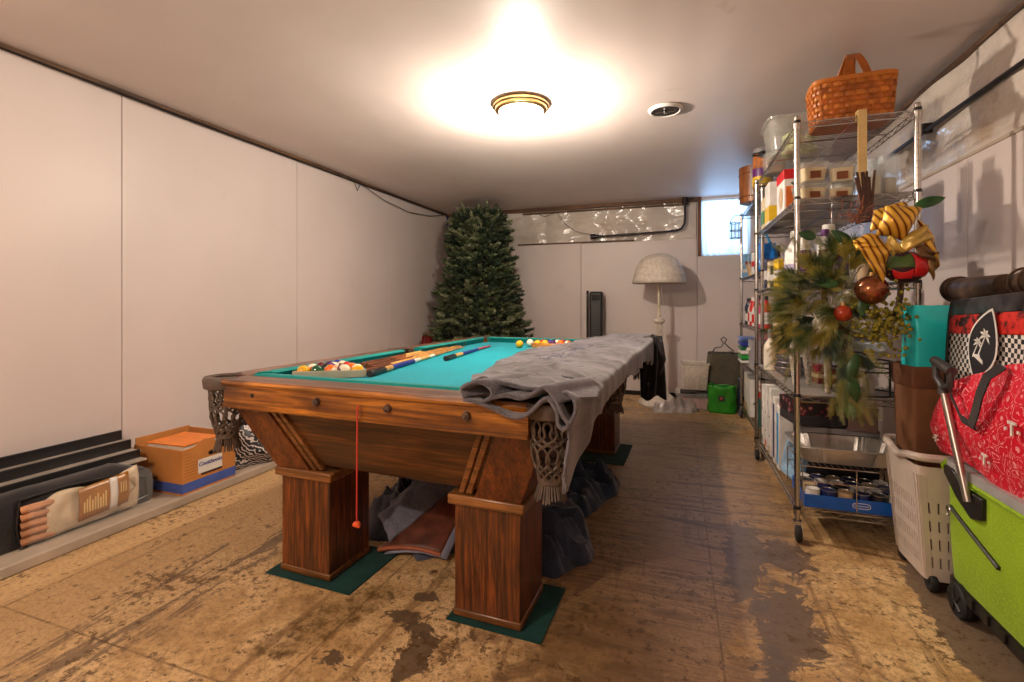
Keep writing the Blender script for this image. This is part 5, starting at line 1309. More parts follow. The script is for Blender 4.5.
# 1.33 shelf
for i, (x, y, sz, c, l) in enumerate([
    (.63, 4.98, (.11, .13, .22), 'skyblue', 'light blue package at the window end of the upper shelf, back unit'),
    (.62, 4.80, (.10, .14, .12), 'skyblue', 'low light blue package beside the tan pot'),
    (.62, 4.35, (.10, .10, .17), 'white', 'white carton on the upper shelf of the back unit'),
    (.74, 4.6, (.10, .3, .24), 'charcoal', 'dark carton at the back of the upper shelf, back unit'),
    (.62, 4.20, (.09, .12, .22), 'cyan', 'bright blue carton next to the near post of the back unit')]):
    simple_box('package', l, 'box', (x, y, S2[3]), sz, P_[c], rnd.uniform(-.15, .15), band=(.35, .6, P_['white' if c != 'white' else 'red']))
t = thing('clay_pot', 'tan clay pot with a darker rim on the upper shelf of the back unit', 'pot', (.615, 4.60, S2[3]))
mb = MB(); mb.lathe([(.04, 0), (.06, .10), (.055, .10), (.036, .01)], n=26, caps=False); mb.lathe([(.04, .001), (.04, .006)], n=20); mb.build('pot_body', P_['tan'], t)
mb = MB(); mb.lathe([(.06, .098), (.065, .10), (.065, .125), (.056, .125), (.056, .1)], n=26, caps=False); mb.build('rim', P_['brown'], t)
t = thing('glass_pitcher', 'clear glass pitcher standing at the back of the upper shelf, back unit', 'pitcher', (.66, 4.47, S2[3]))
mb = MB(); mb.lathe([(.05, 0), (.06, .05), (.05, .2), (.055, .22)], n=26, caps=False); mb.lathe([(.05, .001), (.05, .006)], n=20); mb.build('pitcher_glass', M['glassB'], t)
mb = MB(); mb.tube([(-.055, 0, .19), (-.10, 0, .18), (-.10, 0, .09), (-.058, 0, .06)], .006, 8); mb.build('handle', M['glassB'], t)
t = thing('blue_bag', 'bright blue plastic bag bulging over the near end of the upper shelf', 'bag', (.615, 3.95, S2[3]))
mb = MB(); lumpbag(mb, .08, .075, .20, 2, .7); mb.build('bag_body', plain('bright_blue_plastic', (20, 120, 214), .3, var=.25), t, angle=60)
mb = MB(); mb.tube([(-.03, 0, .19), (-.04, 0, .25), (.0, 0, .27), (.03, 0, .19)], .010, 6); mb.build('handle', P_['cyan'], t)
# .90 shelf
for (y, x, r, h, c, cc, l) in [(5.0, .63, .035, .24, 'navy', 'charcoal', 'dark blue bottle at the window end of the middle shelf, back unit'), (4.88, .62, .032, .20, 'charcoal', 'grey', 'black bottle second from the window end of the middle shelf'), (4.74, .625, .036, .22, 'white', 'red', 'white bottle with a red cap on the middle shelf, back unit'), (4.60, .62, .036, .24, 'red', 'white', 'red bottle with a white cap on the middle shelf, back unit'), (4.46, .62, .036, .20, 'white', 'charcoal', 'white bottle with a black cap on the middle shelf, back unit'), (4.32, .62, .036, .26, 'darkred', 'charcoal', 'dark red bottle near the middle of the back unit'), (4.16, .62, .034, .22, 'pink', 'white', 'pink bottle with a white cap on the middle shelf'), (4.02, .62, .036, .25, 'red', 'charcoal', 'red bottle with a black cap nearest the near post, middle shelf')]:
    bottle('spray_bottle', l, 'bottle', (x, y, S2[2]), r, h, P_[c], P_[cc], .45, .7, (.15, .5, P_['white' if c != 'white' else 'red']), 'bottles on the middle shelf of the back unit')
# .55 shelf: folded textiles and a grey bin
def folded_stack(name, label, cat, c, w_, d_, cols, rz=0):
    t = thing(name, label, cat, c, rz); z = 0
    for i, cm in enumerate(cols):
        mb = MB(); h = .032+.008*((i*5) % 3); 
        mb.grid(lambda u, v: ((-w_+2*w_*u)+.01*math.sin(i*3), (-d_+2*d_*v), z+h*.9+.006*noise.noise(Vector((u*4, v*4, i)))), 8, 8)
        mb.loft([[( -w_, -d_, z+.002), (w_, -d_, z+.002), (w_, d_, z+.002), (-w_, d_, z+.002)], [(-w_-.012, -d_-.01, z+h*.5), (w_+.006, -d_-.01, z+h*.5), (w_+.006, d_, z+h*.5), (-w_-.012, d_, z+h*.5)], [(-w_, -d_, z+h*.92), (w_, -d_, z+h*.92), (w_, d_, z+h*.92), (-w_, d_, z+h*.92)]])
        mb.build('folded_cloth', cm, t, bevel=.006); z += h
folded_stack('textile_stack', 'folded blue, white and green striped cloths on the lower shelf, window end', 'folded cloths', (.64, 4.86, S2[1]), .10, .11, [P_['white'], cloth('green_towel', (40, 150, 60)), P_['white'], cloth('green_towel2', (30, 110, 60)), cloth('navy_towel', (40, 60, 150)), cloth('blue_towel', (90, 120, 190))])
t = thing('storage_bin', 'grey fabric bin on the lower shelf of the back unit', 'bin', (.70, 4.42, S2[1]))
mb = MB(); mb.loft([rr_loop(.13, .14, .002), rr_loop(.14, .15, .24), rr_loop(.13, .14, .24), rr_loop(.125, .13, .02)], caps=False); mb.loft([rr_loop(.13, .14, .001), rr_loop(.13, .14, .008)]); mb.build('bin_body', cloth('grey_bin', (140, 136, 140), .1), t)
mb = MB(); mb.tube([(-.142, -.05, .17), (-.16, -.04, .14), (-.16, .04, .14), (-.142, .05, .17)], .006, 6); mb.build('handle', P_['white'], t)
heap('pink_cloth', 'crumpled pink cloth lying on top of the grey fabric bin', 'cloth', (.70, 4.42, S2[1]+.243), .09, .10, .04, cloth('pink_cloth', (170, 110, 120)), 6.6)
# bottom shelf of unit 2
simple_box('storage_box', 'white box with a tan base at the window end of the bottom shelf', 'box', (.70, 4.90, S2[0]), (.22, .20, .33), P_['white'], 0, band=(.0, .2, P_['tan']))
simple_box('storage_box', 'tall white carton in the middle of the bottom shelf, back unit', 'box', (.68, 4.62, S2[0]), (.20, .16, .35), P_['white'], 0, lid=(.08, P_['grey']))
t = thing('bucket', 'dark green bucket filled with red gloves on the bottom shelf', 'bucket', (.68, 4.18, S2[0]))
mb = MB(); mb.lathe([(.08, 0), (.11, .24), (.105, .24), (.076, .01)], n=30, caps=False); mb.lathe([(.08, .001), (.08, .008)], n=24); mb.build('pail', P_['teal'], t)
mb = MB()
for k in range(7): mb.tube([(.06*math.cos(k*.9), .06*math.sin(k*.9), .14), (.08*math.cos(k*.9), .08*math.sin(k*.9), .25), (.10*math.cos(k*.9+.4), .09*math.sin(k*.9+.4), .28+.02*(k % 3))], [.022, .024, .014], 8)
mb.build('red_gloves', plain('red_orange_gloves', (206, 60, 40), .5), t)
mb = MB(); mb.tube([(0, -.11, .23), (-.08, -.09, .20), (-.12, 0, .18), (-.08, .09, .20), (0, .11, .23)], .004, 6); mb.build('bail', M['metal'], t)
simple_box('blue_board', 'upright blue board leaning at the window end of the back unit', 'board', (.575, 5.15, 0), (.02, .10, .36), P_['navy'], R(4), lid=(.03, P_['skyblue']))

# ------------------------------------------------------------------ wreath / swag hung on the near end of the shelving
WY_ = 2.44
t = thing('wreath_hanger', 'long pale wooden strip hanging from the top shelf above the wreath', 'wreath hanger', (.775, 2.528, 1.62))
mb = MB(); mb.box(-.017, .017, -.004, .004, 0, .335); mb.box(-.017, .017, -.004, .03, .335, .341); mb.box(-.017, .017, .026, .032, .30, .341); mb.build('strip', plain('pale_cream_wood', (222, 190, 128), .5, var=.08), t, bevel=.001)
mb = MB(); mb.tube([(0, -.004, .02), (0, -.03, .012), (0, -.045, .03)], .004, 6); mb.build('hook', M['metal'], t)
t = thing('wreath', 'large evergreen wreath with gold ribbon and ornaments hanging on the near shelving', 'wreath', (.72, WY_, 1.12))
def wp(u, v, dy=0):
    # picture-plane helper used only to lay out the swag in its own upright plane (metres)
    return Vector((.416+(u-775)*.0037-.72, dy, 1.114-(v-300)*.0044-1.12))
r3 = random.Random(11)
def spray(mb, c, d, L, n, w_, m, spread=.9, thick=.0013):
    d = d.normalized()
    for k in range(n):
        q = Vector((r3.uniform(-1, 1), r3.uniform(-1, 1), r3.uniform(-1, 1))); e = (d+q*spread).normalized()
        b_ = c+d*L*.5*r3.random(); tip = b_+e*L*r3.uniform(.7, 1.05)+Vector((0, 0, -.12*L))
        mid = (b_+tip)/2+Vector((0, 0, .06*L)); sd = e.cross(Vector((.3, 1, .2))).normalized()*thick
        mb.add([b_-sd, b_+sd, mid+sd, mid-sd, tip], [(0, 1, 2, 3), (3, 2, 4)], m)
M['pine'] = plain('long_pine_green', (104, 122, 66), .5, var=.3, vs=9)
M['pinel'] = plain('pine_yellow_green', (166, 156, 72), .55, var=.3, vs=9)
M['cedar'] = plain('dusty_cedar', (142, 148, 96), .6, var=.3, vs=12)
mb = MB()
LP = [(800, 278), (815, 268), (834, 254), (848, 258), (795, 294), (812, 284), (830, 272), (848, 272), (862, 266), (792, 310), (808, 304), (826, 290), (842, 288), (802, 326), (815, 318), (834, 310), (850, 304), (796, 336), (812, 334), (826, 330), (842, 328), (838, 348), (850, 350), (842, 362), (848, 378), (856, 392), (862, 355), (846, 398)]
LP += [(u+r3.uniform(-9, 9), v+r3.uniform(-6, 12)) for u, v in LP[:26]]
for i, (u, v) in enumerate(LP):
    dx, dz = (u-842)/45, (308-v)/60
    q = math.hypot(dx, dz)+.2
    spray(mb, wp(u, v, .03-.03*(i % 4)), Vector((dx/q, -.45, dz/q)), .085 if v < 340 else .055, 130, .1, (0, 1, 2)[(i*7) % 3], .60, .0011)
a1 = mb.build('pine_needles', [M['pine'], M['pinel'], plain('pine_blue_green', (70, 90, 74), .5, var=.3)], t, smooth=False); a1['kind'] = 'stuff'
mb = MB()
for i in range(520):
    if i < 300: u = r3.gauss(822, 22); v = r3.gauss(303, 28)
    elif i < 430: u = r3.gauss(850, 9); v = r3.uniform(345, 408)
    else: u = r3.uniform(776, 805); v = r3.uniform(285, 352)
    c = wp(max(778, min(880, u)), max(246, min(408, v)), r3.uniform(-.08, .07))
    d_ = Vector((u-838+r3.uniform(-30, 30), r3.uniform(-30, 5), 290-v+r3.uniform(-30, 30))).normalized()
    L = r3.uniform(.05, .09)
    sd = d_.cross(Vector((0, 1, .2))).normalized(); m = 0 if r3.random() < .5 else (1 if r3.random() < .5 else 2)
    for k in range(9):
        q = k/9; b_ = c+d_*L*q
        for s_ in (-1, 1):
            tip = b_+(d_*.7+sd*s_*.7)*L*.30*(1-q*.6); w2 = (sd-d_*s_)*.0022
            mb.add([b_, b_+w2*.6, tip, b_-w2*.6], [(0, 1, 2, 3)], m)
a2 = mb.build('cedar_fronds', [M['cedar'], M['pinel'], M['pine']], t, smooth=False); a2['kind'] = 'stuff'
# broad leaves
mb = MB()
def leaf(mb, c, d, L, w_, nrm=Vector((0, -1, .2)), m=0, curl=.25):
    d = d.normalized(); sd = d.cross(nrm).normalized(); n2 = sd.cross(d); vs = []; fs = []
    for k in range(9):
        q = k/8; ww = w_*math.sin(PI*min(1, q*.95+.05))**.8*(1-.2*q); ctr = c+d*L*q-n2*curl*L*q*q
        vs += [ctr-sd*ww, ctr+n2*ww*-.25, ctr+sd*ww]
    for k in range(8):
        a_ = k*3; fs += [(a_, a_+1, a_+4, a_+3), (a_+1, a_+2, a_+5, a_+4)]
    mb.add(vs, fs, m)
for (u, v, dx, dz, L) in [(812, 240, -.8, .3, .07), (860, 296, -.2, -1, .09), (848, 248, -.6, .5, .10), (852, 352, -.3, -1, .12), (835, 285, -1, .1, .09), (846, 372, .2, -1, .11), (905, 215, .9, .3, .10)]:
    leaf(mb, wp(u, v, -.09), Vector((dx, -.3, dz)), L, .024)
mb.build('leaves', plain('deep_green_leaf', (46, 92, 44), .35, var=.3), t, solid=.0012)
# berries
mb = MB()
for i in range(330):
    if i < 290: u, v = r3.gauss(880, 14), r3.gauss(322, 13)
    else: u, v = r3.gauss(886, 6), r3.gauss(277, 6)
    mb.ball(wp(max(846, min(913, u)), max(268, min(352, v)), -.02-.09*r3.random()), .0078, 8)
o = mb.build('berries', plain('olive_green_berries', (146, 138, 44), .25, var=.3, vs=30), t); o['kind'] = 'stuff'
for (u, v, r, c, nm, f) in [(865, 291, .060, (150, 92, 60), 'ornament', 1), (838, 313, .034, (170, 60, 30), 'ornament', 0)]:
    mb = MB(); p = wp(u, v, -.10); mb.ball(p, r, 28); oo = mb.build(nm, plain('ornament_%d' % u, c, .15, .75 if f else .1, var=.35, vs=22), t)
    mb = MB(); mb.cyl(p+Vector((0, 0, r-.002)), p+Vector((0, 0, r+.012)), .010, n=12); mb.build('ornament_cap', M['brass'], oo)
mb = MB(); p = wp(898, 270, -.07); mb.ball(p, .076, 30, sc=(1, .9, .85)); oo = mb.build('poinsettia_ball', plain('velvet_dark', (60, 14, 30), .6), t)
def cap_(a0, a1, e0, e1, m, name):
    """a velvet patch lying on the ball"""
    mb = MB(); mb.grid(lambda u, v: p+Vector((math.sin(a0+(a1-a0)*u)*math.cos(e0+(e1-e0)*v*(1-.35*math.sin(u*3.1))), -.9*math.cos(a0+(a1-a0)*u)*math.cos(e0+(e1-e0)*v*(1-.35*math.sin(u*3.1))), .85*math.sin(e0+(e1-e0)*v*(1-.35*math.sin(u*3.1)))))*.0785, 14, 14); return mb.build(name, m, oo, solid=.002)
cap_(R(8), R(80), R(-38), R(62), P_['red'], 'red_patch'); cap_(R(-48), R(6), R(-46), R(-8), P_['red'], 'red_patch'); cap_(R(-62), R(6), R(-4), R(56), plain('patch_green', (70, 96, 34), .6), 'green_patch')
# ribbon bow
def ribbonmat():
    m, n, b = nt('gold_striped_ribbon'); setb(b, .32, .35)
    w_ = n.nodes.new('ShaderNodeTexWave'); w_.inputs['Scale'].default_value = 16; w_.inputs['Distortion'].default_value = 1.4
    n.links.new(coords(n, (1, .5, .6), (0, .7, 0)), w_.inputs[0])
    n.links.new(ramp(n, w_.outputs['Fac'], [(.08, srgb(110, 50, 20)), (.2, srgb(206, 150, 40)), (.9, srgb(232, 184, 72))]), b.inputs['Base Color']); return m
rm = ribbonmat()
def ribbon(path, wd, wv, name, m=None):
    """path of points; wd = width, wv = direction across"""
    mb = MB(); N = 28; P2 = [Vector(p) for p in path]
    def cat(tt):
        k = tt*(len(P2)-1); i = min(int(k), len(P2)-2); f_ = k-i
        p0, p1, p2, p3 = P2[max(i-1, 0)], P2[i], P2[i+1], P2[min(i+2, len(P2)-1)]
        return .5*((2*p1)+(p2-p0)*f_+(2*p0-5*p1+4*p2-p3)*f_*f_+(3*p1-p0-3*p2+p3)*f_**3)
    wv = Vector(wv).normalized()
    mb.grid(lambda u, v: cat(u)+wv*(v-.5)*wd*(1-.35*abs(u-.5)*0)+Vector((0, .008*math.sin(v*6+u*9), 0)), N, 6)
    return mb.build(name, m or rm, t, solid=.0016)
def puff(c4, bulge, name, m=None, fold=.010, nf=9, dy=-.13):
    """a puffed ribbon panel between four corners given in the swag's plane"""
    a_, b_, c_, d_ = [wp(u-7, v+6, dy+o_) for u, v, o_ in c4]; mb = MB()
    def f(u, v):
        p = (a_*(1-u)+b_*u)*(1-v)+(d_*(1-u)+c_*u)*v
        return p+Vector((0, -bulge*math.sin(u*PI)**.8*math.sin(v*PI*.9+.1)-fold*math.sin(v*nf)*(.3+u*.7), .006*math.sin(u*5+v*4)))
    mb.grid(f, 18, 18); return mb.build(name, m or rm, t, solid=.0016)
gs = plain('gold_satin', (200, 168, 84), .3, .3)
puff([(873, 236, 0), (880, 208, -.02), (912, 214, -.02), (897, 240, 0)], .05, 'bow_loop')
puff([(868, 232, 0), (874, 210, .03), (905, 205, .05), (910, 222, .04)], .03, 'bow_loop')
puff([(871, 234, -.01), (850, 238, -.02), (853, 250, -.02), (884, 246, -.01)], .04, 'bow_loop')
puff([(853, 246, -.03), (884, 244, -.03), (878, 280, -.02), (866, 264, -.03)], .02, 'ribbon_tail')
puff([(896, 240, -.01), (917, 226, -.01), (923, 242, .0), (893, 252, -.01)], .035, 'bow_loop', gs)
puff([(884, 236, -.02), (898, 250, -.02), (886, 256, -.02), (880, 244, -.02)], .02, 'ribbon_fold', gs)
puff([(912, 222, .02), (926, 232, .03), (932, 262, .03), (918, 246, .02)], .03, 'ribbon_tail')
puff([(926, 236, .03), (934, 260, .04), (928, 278, .04), (920, 262, .03)], .02, 'ribbon_tail', plain('brown_gold_ribbon', (130, 96, 46), .4, .3))
puff([(905, 243, .0), (931, 250, .02), (929, 262, .03), (912, 254, .0)], .02, 'ribbon_tail', plain('dark_gold_ribbon', (110, 80, 50), .4, .3))  # short tail in a darker brown-gold ribbon
# brown twigs
mb = MB()
for i in range(8): mb.tube([wp(858+i*1.2, 226, -.02-.006*i), wp(862+i*1.5, 205, -.02), wp(856+i*2.6+r3.uniform(-2, 2), 178+r3.uniform(-3, 6), -.015)], [.006, .0055, .0045], 6)
mb.build('cinnamon_sticks', plain('dark_bark', (84, 52, 40), .7, var=.4), t)
mb = MB()
for i in range(46): c = wp(r3.gauss(855, 9), r3.gauss(222, 4), -.05); mb.tube([c, c+Vector((r3.uniform(-.04, .04), r3.uniform(-.03, .02), r3.uniform(-.005, .06)))], .0016, 4)
o = mb.build('dried_moss', plain('rusty_moss', (150, 84, 54), .8), t); o['kind'] = 'stuff'
mb = MB(); mb.tube([wp(865+38*math.cos(2*PI*k/40), 290+45*math.sin(2*PI*k/40), .015) for k in range(40)], .012, 8, closed=True); mb.build('grapevine_ring', plain('vine', (84, 62, 40), .8), t)

# ------------------------------------------------------------------ laundry basket, cart bags, cooler at the right
M['bplast'] = plain('beige_grey_plastic', (206, 192, 180), .4, var=.05)
t = thing('laundry_basket', 'tall beige plastic laundry hamper with slotted sides beside the shelving', 'laundry hamper', (1.015, 2.375, 0), 0)
HW, HD = .160, .150
def hamp(z): k = (z-.05)/.45; return HW*(.76+.24*k), HD*(.86+.14*k)
def hrim(y): return .49+.025*math.cos(y/HD*PI)*-1
mb = MB()
for (sx, ax) in ((-1, 'x'), (1, 'x'), (-1, 'y'), (1, 'y')):
    # a slatted wall: vertical strips joined by solid bands
    n_s = 13 if ax == 'x' else 10
    for k in range(n_s):
        q0, q1 = -1+2*k/n_s+.01, -1+2*(k+1)/n_s-.035
        zb = [.06, .45]
        lo, hi = [], []
        for q in (q0, q1):
            for z in zb:
                w_, d_ = hamp(z)
                lo.append((sx*w_, q*d_, z) if ax == 'x' else (q*w_, sx*d_, z))
        a_, b_, c_, d2 = lo[0], lo[2], lo[3], lo[1]
        off = Vector((sx*.003, 0, 0)) if ax == 'x' else Vector((0, sx*.003, 0))
        mb.loft([[Vector(p)-off for p in (a_, b_, c_, d2)], [Vector(p)+off for p in (a_, b_, c_, d2)]])
mb.build('slatted_walls', M['bplast'], t)
mb = MB()
for z0, z1 in ((.045, .095), (.135, .163), (.205, .233), (.275, .303), (.345, .48)):
    w0, d0 = hamp(z0); w1, d1 = hamp(z1)
    mb.loft([rr_loop(w0+.003, d0+.003, z0, 48, .2), rr_loop(w1+.003, d1+.003, z1, 48, .2), rr_loop(w1-.003, d1-.003, z1, 48, .2), rr_loop(w0-.003, d0-.003, z0, 48, .2), rr_loop(w0+.003, d0+.003, z0, 48, .2)], caps=False)
mb.loft([rr_loop(*hamp(.05), .045, 48, .2), rr_loop(*hamp(.05), .052, 48, .2)])
mb.build('bands', M['bplast'], t)
mb = MB(); w_, d_ = hamp(.5)
mb.tube([(x*1.03, y*1.03, .485+.03*abs(math.sin(y/HD*1.5))) for x, y, z in rr_loop(w_, d_, 0, 60, .25)], .015, 8, closed=True); mb.build('rolled_rim', M['bplast'], t)
for y in (-.12, .12):
    mb = MB(); mb.lathe([(.012, -.012), (.03, -.012), (.033, -.007), (.033, .007), (.03, .012), (.012, .012)], n=22)
    for i_, v_ in enumerate(mb.v): mb.v[i_] = (-.100+v_[2], y+v_[0], .034+v_[1])
    mb.box(-.115, -.085, y-.01, y+.01, .034, .05); mb.build('wheel', M['rubber'], t)
# paper bags standing in the hamper
t = thing('paper_bag', 'brown paper bag standing in the laundry hamper', 'paper bag', (.958, 2.42, .12), R(3))
def pbag(t, w_, d_, h, m, name='bag_body', jag=.012, cuff=None):
    mb = MB(); L = []
    for z in (0, h*.25, h*.5, h*.75, h):
        wob = .006*math.sin(z*30); g_ = (z == h)
        k_ = .80+.20*min(1, z/.45); lp = rr_loop((w_+wob)*k_, (d_+wob)*k_, z, 40, .15)
        L.append([(x, y, z+(jag*noise.noise(Vector((x*30, y*30, 1))) if g_ else 0)) for x, y, z in lp])
    mb.loft(L, caps=False); mb.loft([rr_loop(w_*.79, d_*.79, .001, 40, .15), rr_loop(w_*.79, d_*.79, .003, 40, .15)]); mb.build(name, m, t, solid=.0015)
pbag(t, .078, .085, .725, plain('brown_kraft_paper', (126, 82, 52), .75, var=.16, vs=7, bmp=.35))
mb = MB(); mb.loft([rr_loop(.081, .088, .64, 40, .15), rr_loop(.084, .091, .645, 40, .15), rr_loop(.084, .091, .725, 40, .15), rr_loop(.080, .087, .727, 40, .15)], caps=False); mb.build('folded_cuff', plain('brown_kraft_dark', (110, 70, 46), .75, var=.2, vs=9), t)
t = thing('paper_bag', 'bright turquoise gift bag sticking up out of the brown paper bag', 'gift bag', (.958, 2.42, .64), R(3))
pbag(t, .062, .070, .45, plain('turquoise_paper', (44, 218, 222), .3, var=.10, vs=5, bmp=.2), jag=.004)
mb = MB(); mb.box(-.054, .054, -.062, .062, .02, .40); mb.build('contents', P_['charcoal'], t, bevel=.01)

# checkered beach bag
def checkmat(nm, sc, c1, c2):
    m, n, b = nt(nm); setb(b, .6)
    ck = n.nodes.new('ShaderNodeTexChecker'); ck.inputs['Scale'].default_value = sc; ck.inputs[1].default_value = srgb(*c1); ck.inputs[2].default_value = srgb(*c2)
    n.links.new(coords(n, (0.0, 1, 1)), ck.inputs[0])
    v = n.nodes.new('ShaderNodeVectorMath')
    n.links.new(ck.outputs[0], b.inputs['Base Color']); return m
t = thing('beach_bag', 'black and white checkered beach bag with a red band and surfboard emblem', 'bag', (1.12, 1.96, .535), 0)
BL, BH = .36, .74
def bbg(u, v, off=0):
    # front face leaning slightly; u along depth (far to near), v up
    y = .33-u*.80
    z = v*(.575+.05*u)
    x = -.12-off-.02*math.sin(v*PI)-.012*noise.noise(Vector((u*5, v*4, 2)))
    return (x, y, z)
def face(v0, v1, off, m, name, u0=0, u1=1, nu=24, nv=14, **k):
    mb = MB(); mb.grid(lambda u, v: bbg(u0+u*(u1-u0), v0+v*(v1-v0), off), nu, nv); return mb.build(name, m, t, solid=.003, **k)
mb = MB(); L = []
for z in (0, .15, .3, .45, .56): L.append(rr_loop(.085, .385, z, 48, .2))
mb.loft(L)
for i_, v_ in enumerate(mb.v): mb.v[i_] = (v_[0]-.01, v_[1]-.08, v_[2])
mb.build('bag_body', cloth('black_lining', (36, 34, 38), .3), t)
face(.0, .80, .0, checkmat('small_check', 66, (20, 18, 20), (222, 216, 210)), 'checkered_panel')
def redband():
    m, n, b = nt('red_splash_band'); setb(b, .5); f = nz(n, coords(n), 26, 5, .7)
    n.links.new(ramp(n, f, [(.42, srgb(30, 14, 16)), (.5, srgb(190, 28, 26)), (.7, srgb(226, 60, 40))]), b.inputs['Base Color']); return m
face(.78, .91, .004, redband(), 'red_band')
face(.90, 1.0, .006, plain('silvery_black', (70, 68, 72), .3, .3, var=.5, vs=20), 'top_band')
mb = MB(); mb.tube([bbg(.0, v/10, .006) for v in range(11)], .005, 6); mb.build('side_binding', M['black'], t)
# surfboard emblem with palms
def emb(pts, off, m, name, par, th=.0012):
    mb = MB(); L0 = [Vector((-.148-off, y, z)) for y, z in pts]; L1 = [p-Vector((th, 0, 0)) for p in L0]; mb.loft([L0, L1]); return mb.build(name, m, par, smooth=False)
def board(w_, h):
    o_ = []
    for k in range(32):
        q = (k if k <= 16 else 32-k)/16; sg = 1 if k <= 16 else -1
        o_.append((sg*w_*math.sin(PI*q)**.85*(1-.22*q)*1.1, h*(2*q-1)))
    return o_
e = bpy.data.objects.new('surfboard_emblem', None)
mbx = MB(); pts = board(.082, .135); mbx.loft([[(0, y, z) for y, z in pts], [(-.0015, y, z) for y, z in pts]]); eb = mbx.build('surfboard_emblem', P_['white'], t, smooth=False)
eb.location = (-.150, .085, .425); eb.rotation_euler = (R(24), 0, 0)
def onb(pts, off, m, name):
    mb = MB(); mb.loft([[(-.0015-off, y, z) for y, z in pts], [(-.0025-off, y, z) for y, z in pts]]); return mb.build(name, m, eb, smooth=False)
onb(board(.074, .124), 0, P_['charcoal'], 'board_field')
for (py, pz, s_) in ((-.005, .035, 1.0), (.022, -.005, .8)):
    mb = MB()
    for k in range(8):
        a_ = 2*PI*k/8+.2
        if 1.2*PI < a_ < 1.8*PI: continue
        d1 = Vector((0, math.cos(a_), math.sin(a_)))*.034*s_; sd = Vector((0, -d1.z, d1.y))*.16; c = Vector((-.0032, py, pz))
        mb.add([c, c+d1*.5+sd, c+d1-Vector((0, 0, .008)), c+d1*.5-sd], [(0, 1, 2, 3)])
    mb.add([(-.0032, py-.002, pz), (-.0032, py+.002, pz), (-.0032, py+.012, pz-.075*s_), (-.0032, py+.006, pz-.075*s_)], [(0, 1, 2, 3)])
    mb.build('palm_emblem', P_['white'], eb, smooth=False)
onb([(.035, -.06), (-.03, -.06), (-.024, -.048), (-.008, -.046), (0, -.038), (.012, -.044), (.024, -.05)], .0005, P_['white'], 'island_emblem')
# rolled boots on top
M['boot'] = plain('dark_brown_leather_boot', (96, 74, 58), .45, var=.4, vs=12, bmp=.3)
for i, (y, x, lab) in enumerate([(2.50, 1.16, 'dark brown leather boot lying on the bags, toe toward the shelving'), (2.10, 1.19, 'dark ribbed brown boot lying on top of the checkered bag')]):
    t = thing('boot', lab, 'boot', (x, y, 1.155 if i == 0 else 1.17), 0)
    mb = MB()
    if i == 0: pts = [(-.0, .17, 0), (0, .12, .004), (0, .0, .0), (0, -.12, .01), (0, -.2, .012)]; rd = [.046, .050, .052, .044, .042]
    else: pts = [(0, .24, -.01), (0, .15, .0), (0, .0, .014), (0, -.18, .03), (0, -.30, .04)]; rd = [.038, .046, .052, .058, .06]
    mb.tube(pts, rd, 24); mb.build('shaft', M['boot'], t)
    mb = MB()
    for k in range(3 if i == 0 else 9):
        y0 = .15-k*(.02 if i == 0 else .05); mb.tube([((.0525)*math.cos(2*PI*q/24), y0, (.0525)*math.sin(2*PI*q/24)+.004) for q in range(24)], .005, 6, closed=True)
    mb.build('creases', M['boot'], t)
    if i == 0: mb = MB(); mb.cyl((0, .171, 0), (0, .165, 0), .042, n=24); mb.build('opening', M['black'], t); mb = MB(); mb.tube([(-.02, .174, -.02), (.0, .178, .005), (.02, .174, .0)], .002, 4); mb.build('pull_thread', P_['tan'], t)

# red patterned tote on the cooler
def redbagmat():
    m, n, b = nt('red_doodle_print'); setb(b, .5)
    v = coords(n, (0.02, 1, 1)); vo = n.nodes.new('ShaderNodeTexVoronoi'); vo.feature = 'DISTANCE_TO_EDGE'; vo.inputs['Scale'].default_value = 24; n.links.new(v, vo.inputs[0])
    vo2 = n.nodes.new('ShaderNodeTexVoronoi'); vo2.inputs['Scale'].default_value = 24; n.links.new(v, vo2.inputs[0])
    r1 = ramp(n, vo.outputs[0], [(.02, W0), (.05, W0), (.07, W1), (.10, W1), (.12, W0)])
    r2_ = ramp(n, vo2.outputs[0], [(.16, W1), (.20, W1), (.24, W0)])
    f = ramp(n, nz(n, v, 60, 3), [(.45, W0), (.5, W1)])
    ln = math_(n, 'MULTIPLY', math_(n, 'MAXIMUM', r1, r2_), f)
    n.links.new(mix(n, math_(n, 'MULTIPLY', ln, .8), srgb(214, 14, 48), srgb(240, 170, 176)), b.inputs['Base Color']); return m
t = thing('red_tote', 'red tote bag with a pale doodle print lying on the green cooler', 'tote bag', (1.0, 1.90, .535), 0)
RB = redbagmat()
def rb(u, v):
    y = .36-u*.80; top = lerp_tab([(0, .20), (.06, .26), (.25, .32), (.50, .38), (1, .44)], u)
    z = v*top+.012*math.sin(u*9)*(1-v)
    return (-.055-.03*math.sin(v*PI)-.015*noise.noise(Vector((u*4, v*3, 5))), y, z)
mb = MB(); N1, N2 = 30, 14
loops = []
for i in range(N1+1):
    u = i/N1; L_ = []
    for j in range(N2+1): x, y, z = rb(u, j/N2); L_.append((x, y, z))
    for j in range(N2, -1, -1): x, y, z = rb(u, j/N2); L_.append((.02+(.10+x)*-.2+.03*(1-j/N2), y, z))
    loops.append(L_)
mb.loft(loops); mb.build('bag_body', RB, t)
mb = MB()
def flatstrap(pts, w_, wd):
    L_ = []
    for k, p in enumerate(pts):
        a_ = Vector(wd).normalized()*w_/2; o_ = Vector((-.002, 0, 0)); p = Vector(p)
        L_.append([p-a_-o_, p+a_-o_, p+a_+o_, p-a_+o_])
    mb.loft(L_)
flatstrap([(-.075, -.05, .375), (-.108, -.04, .34), (-.112, -.01, .28), (-.108, .025, .21), (-.106, .05, .17)], .036, (0, 1, .35))
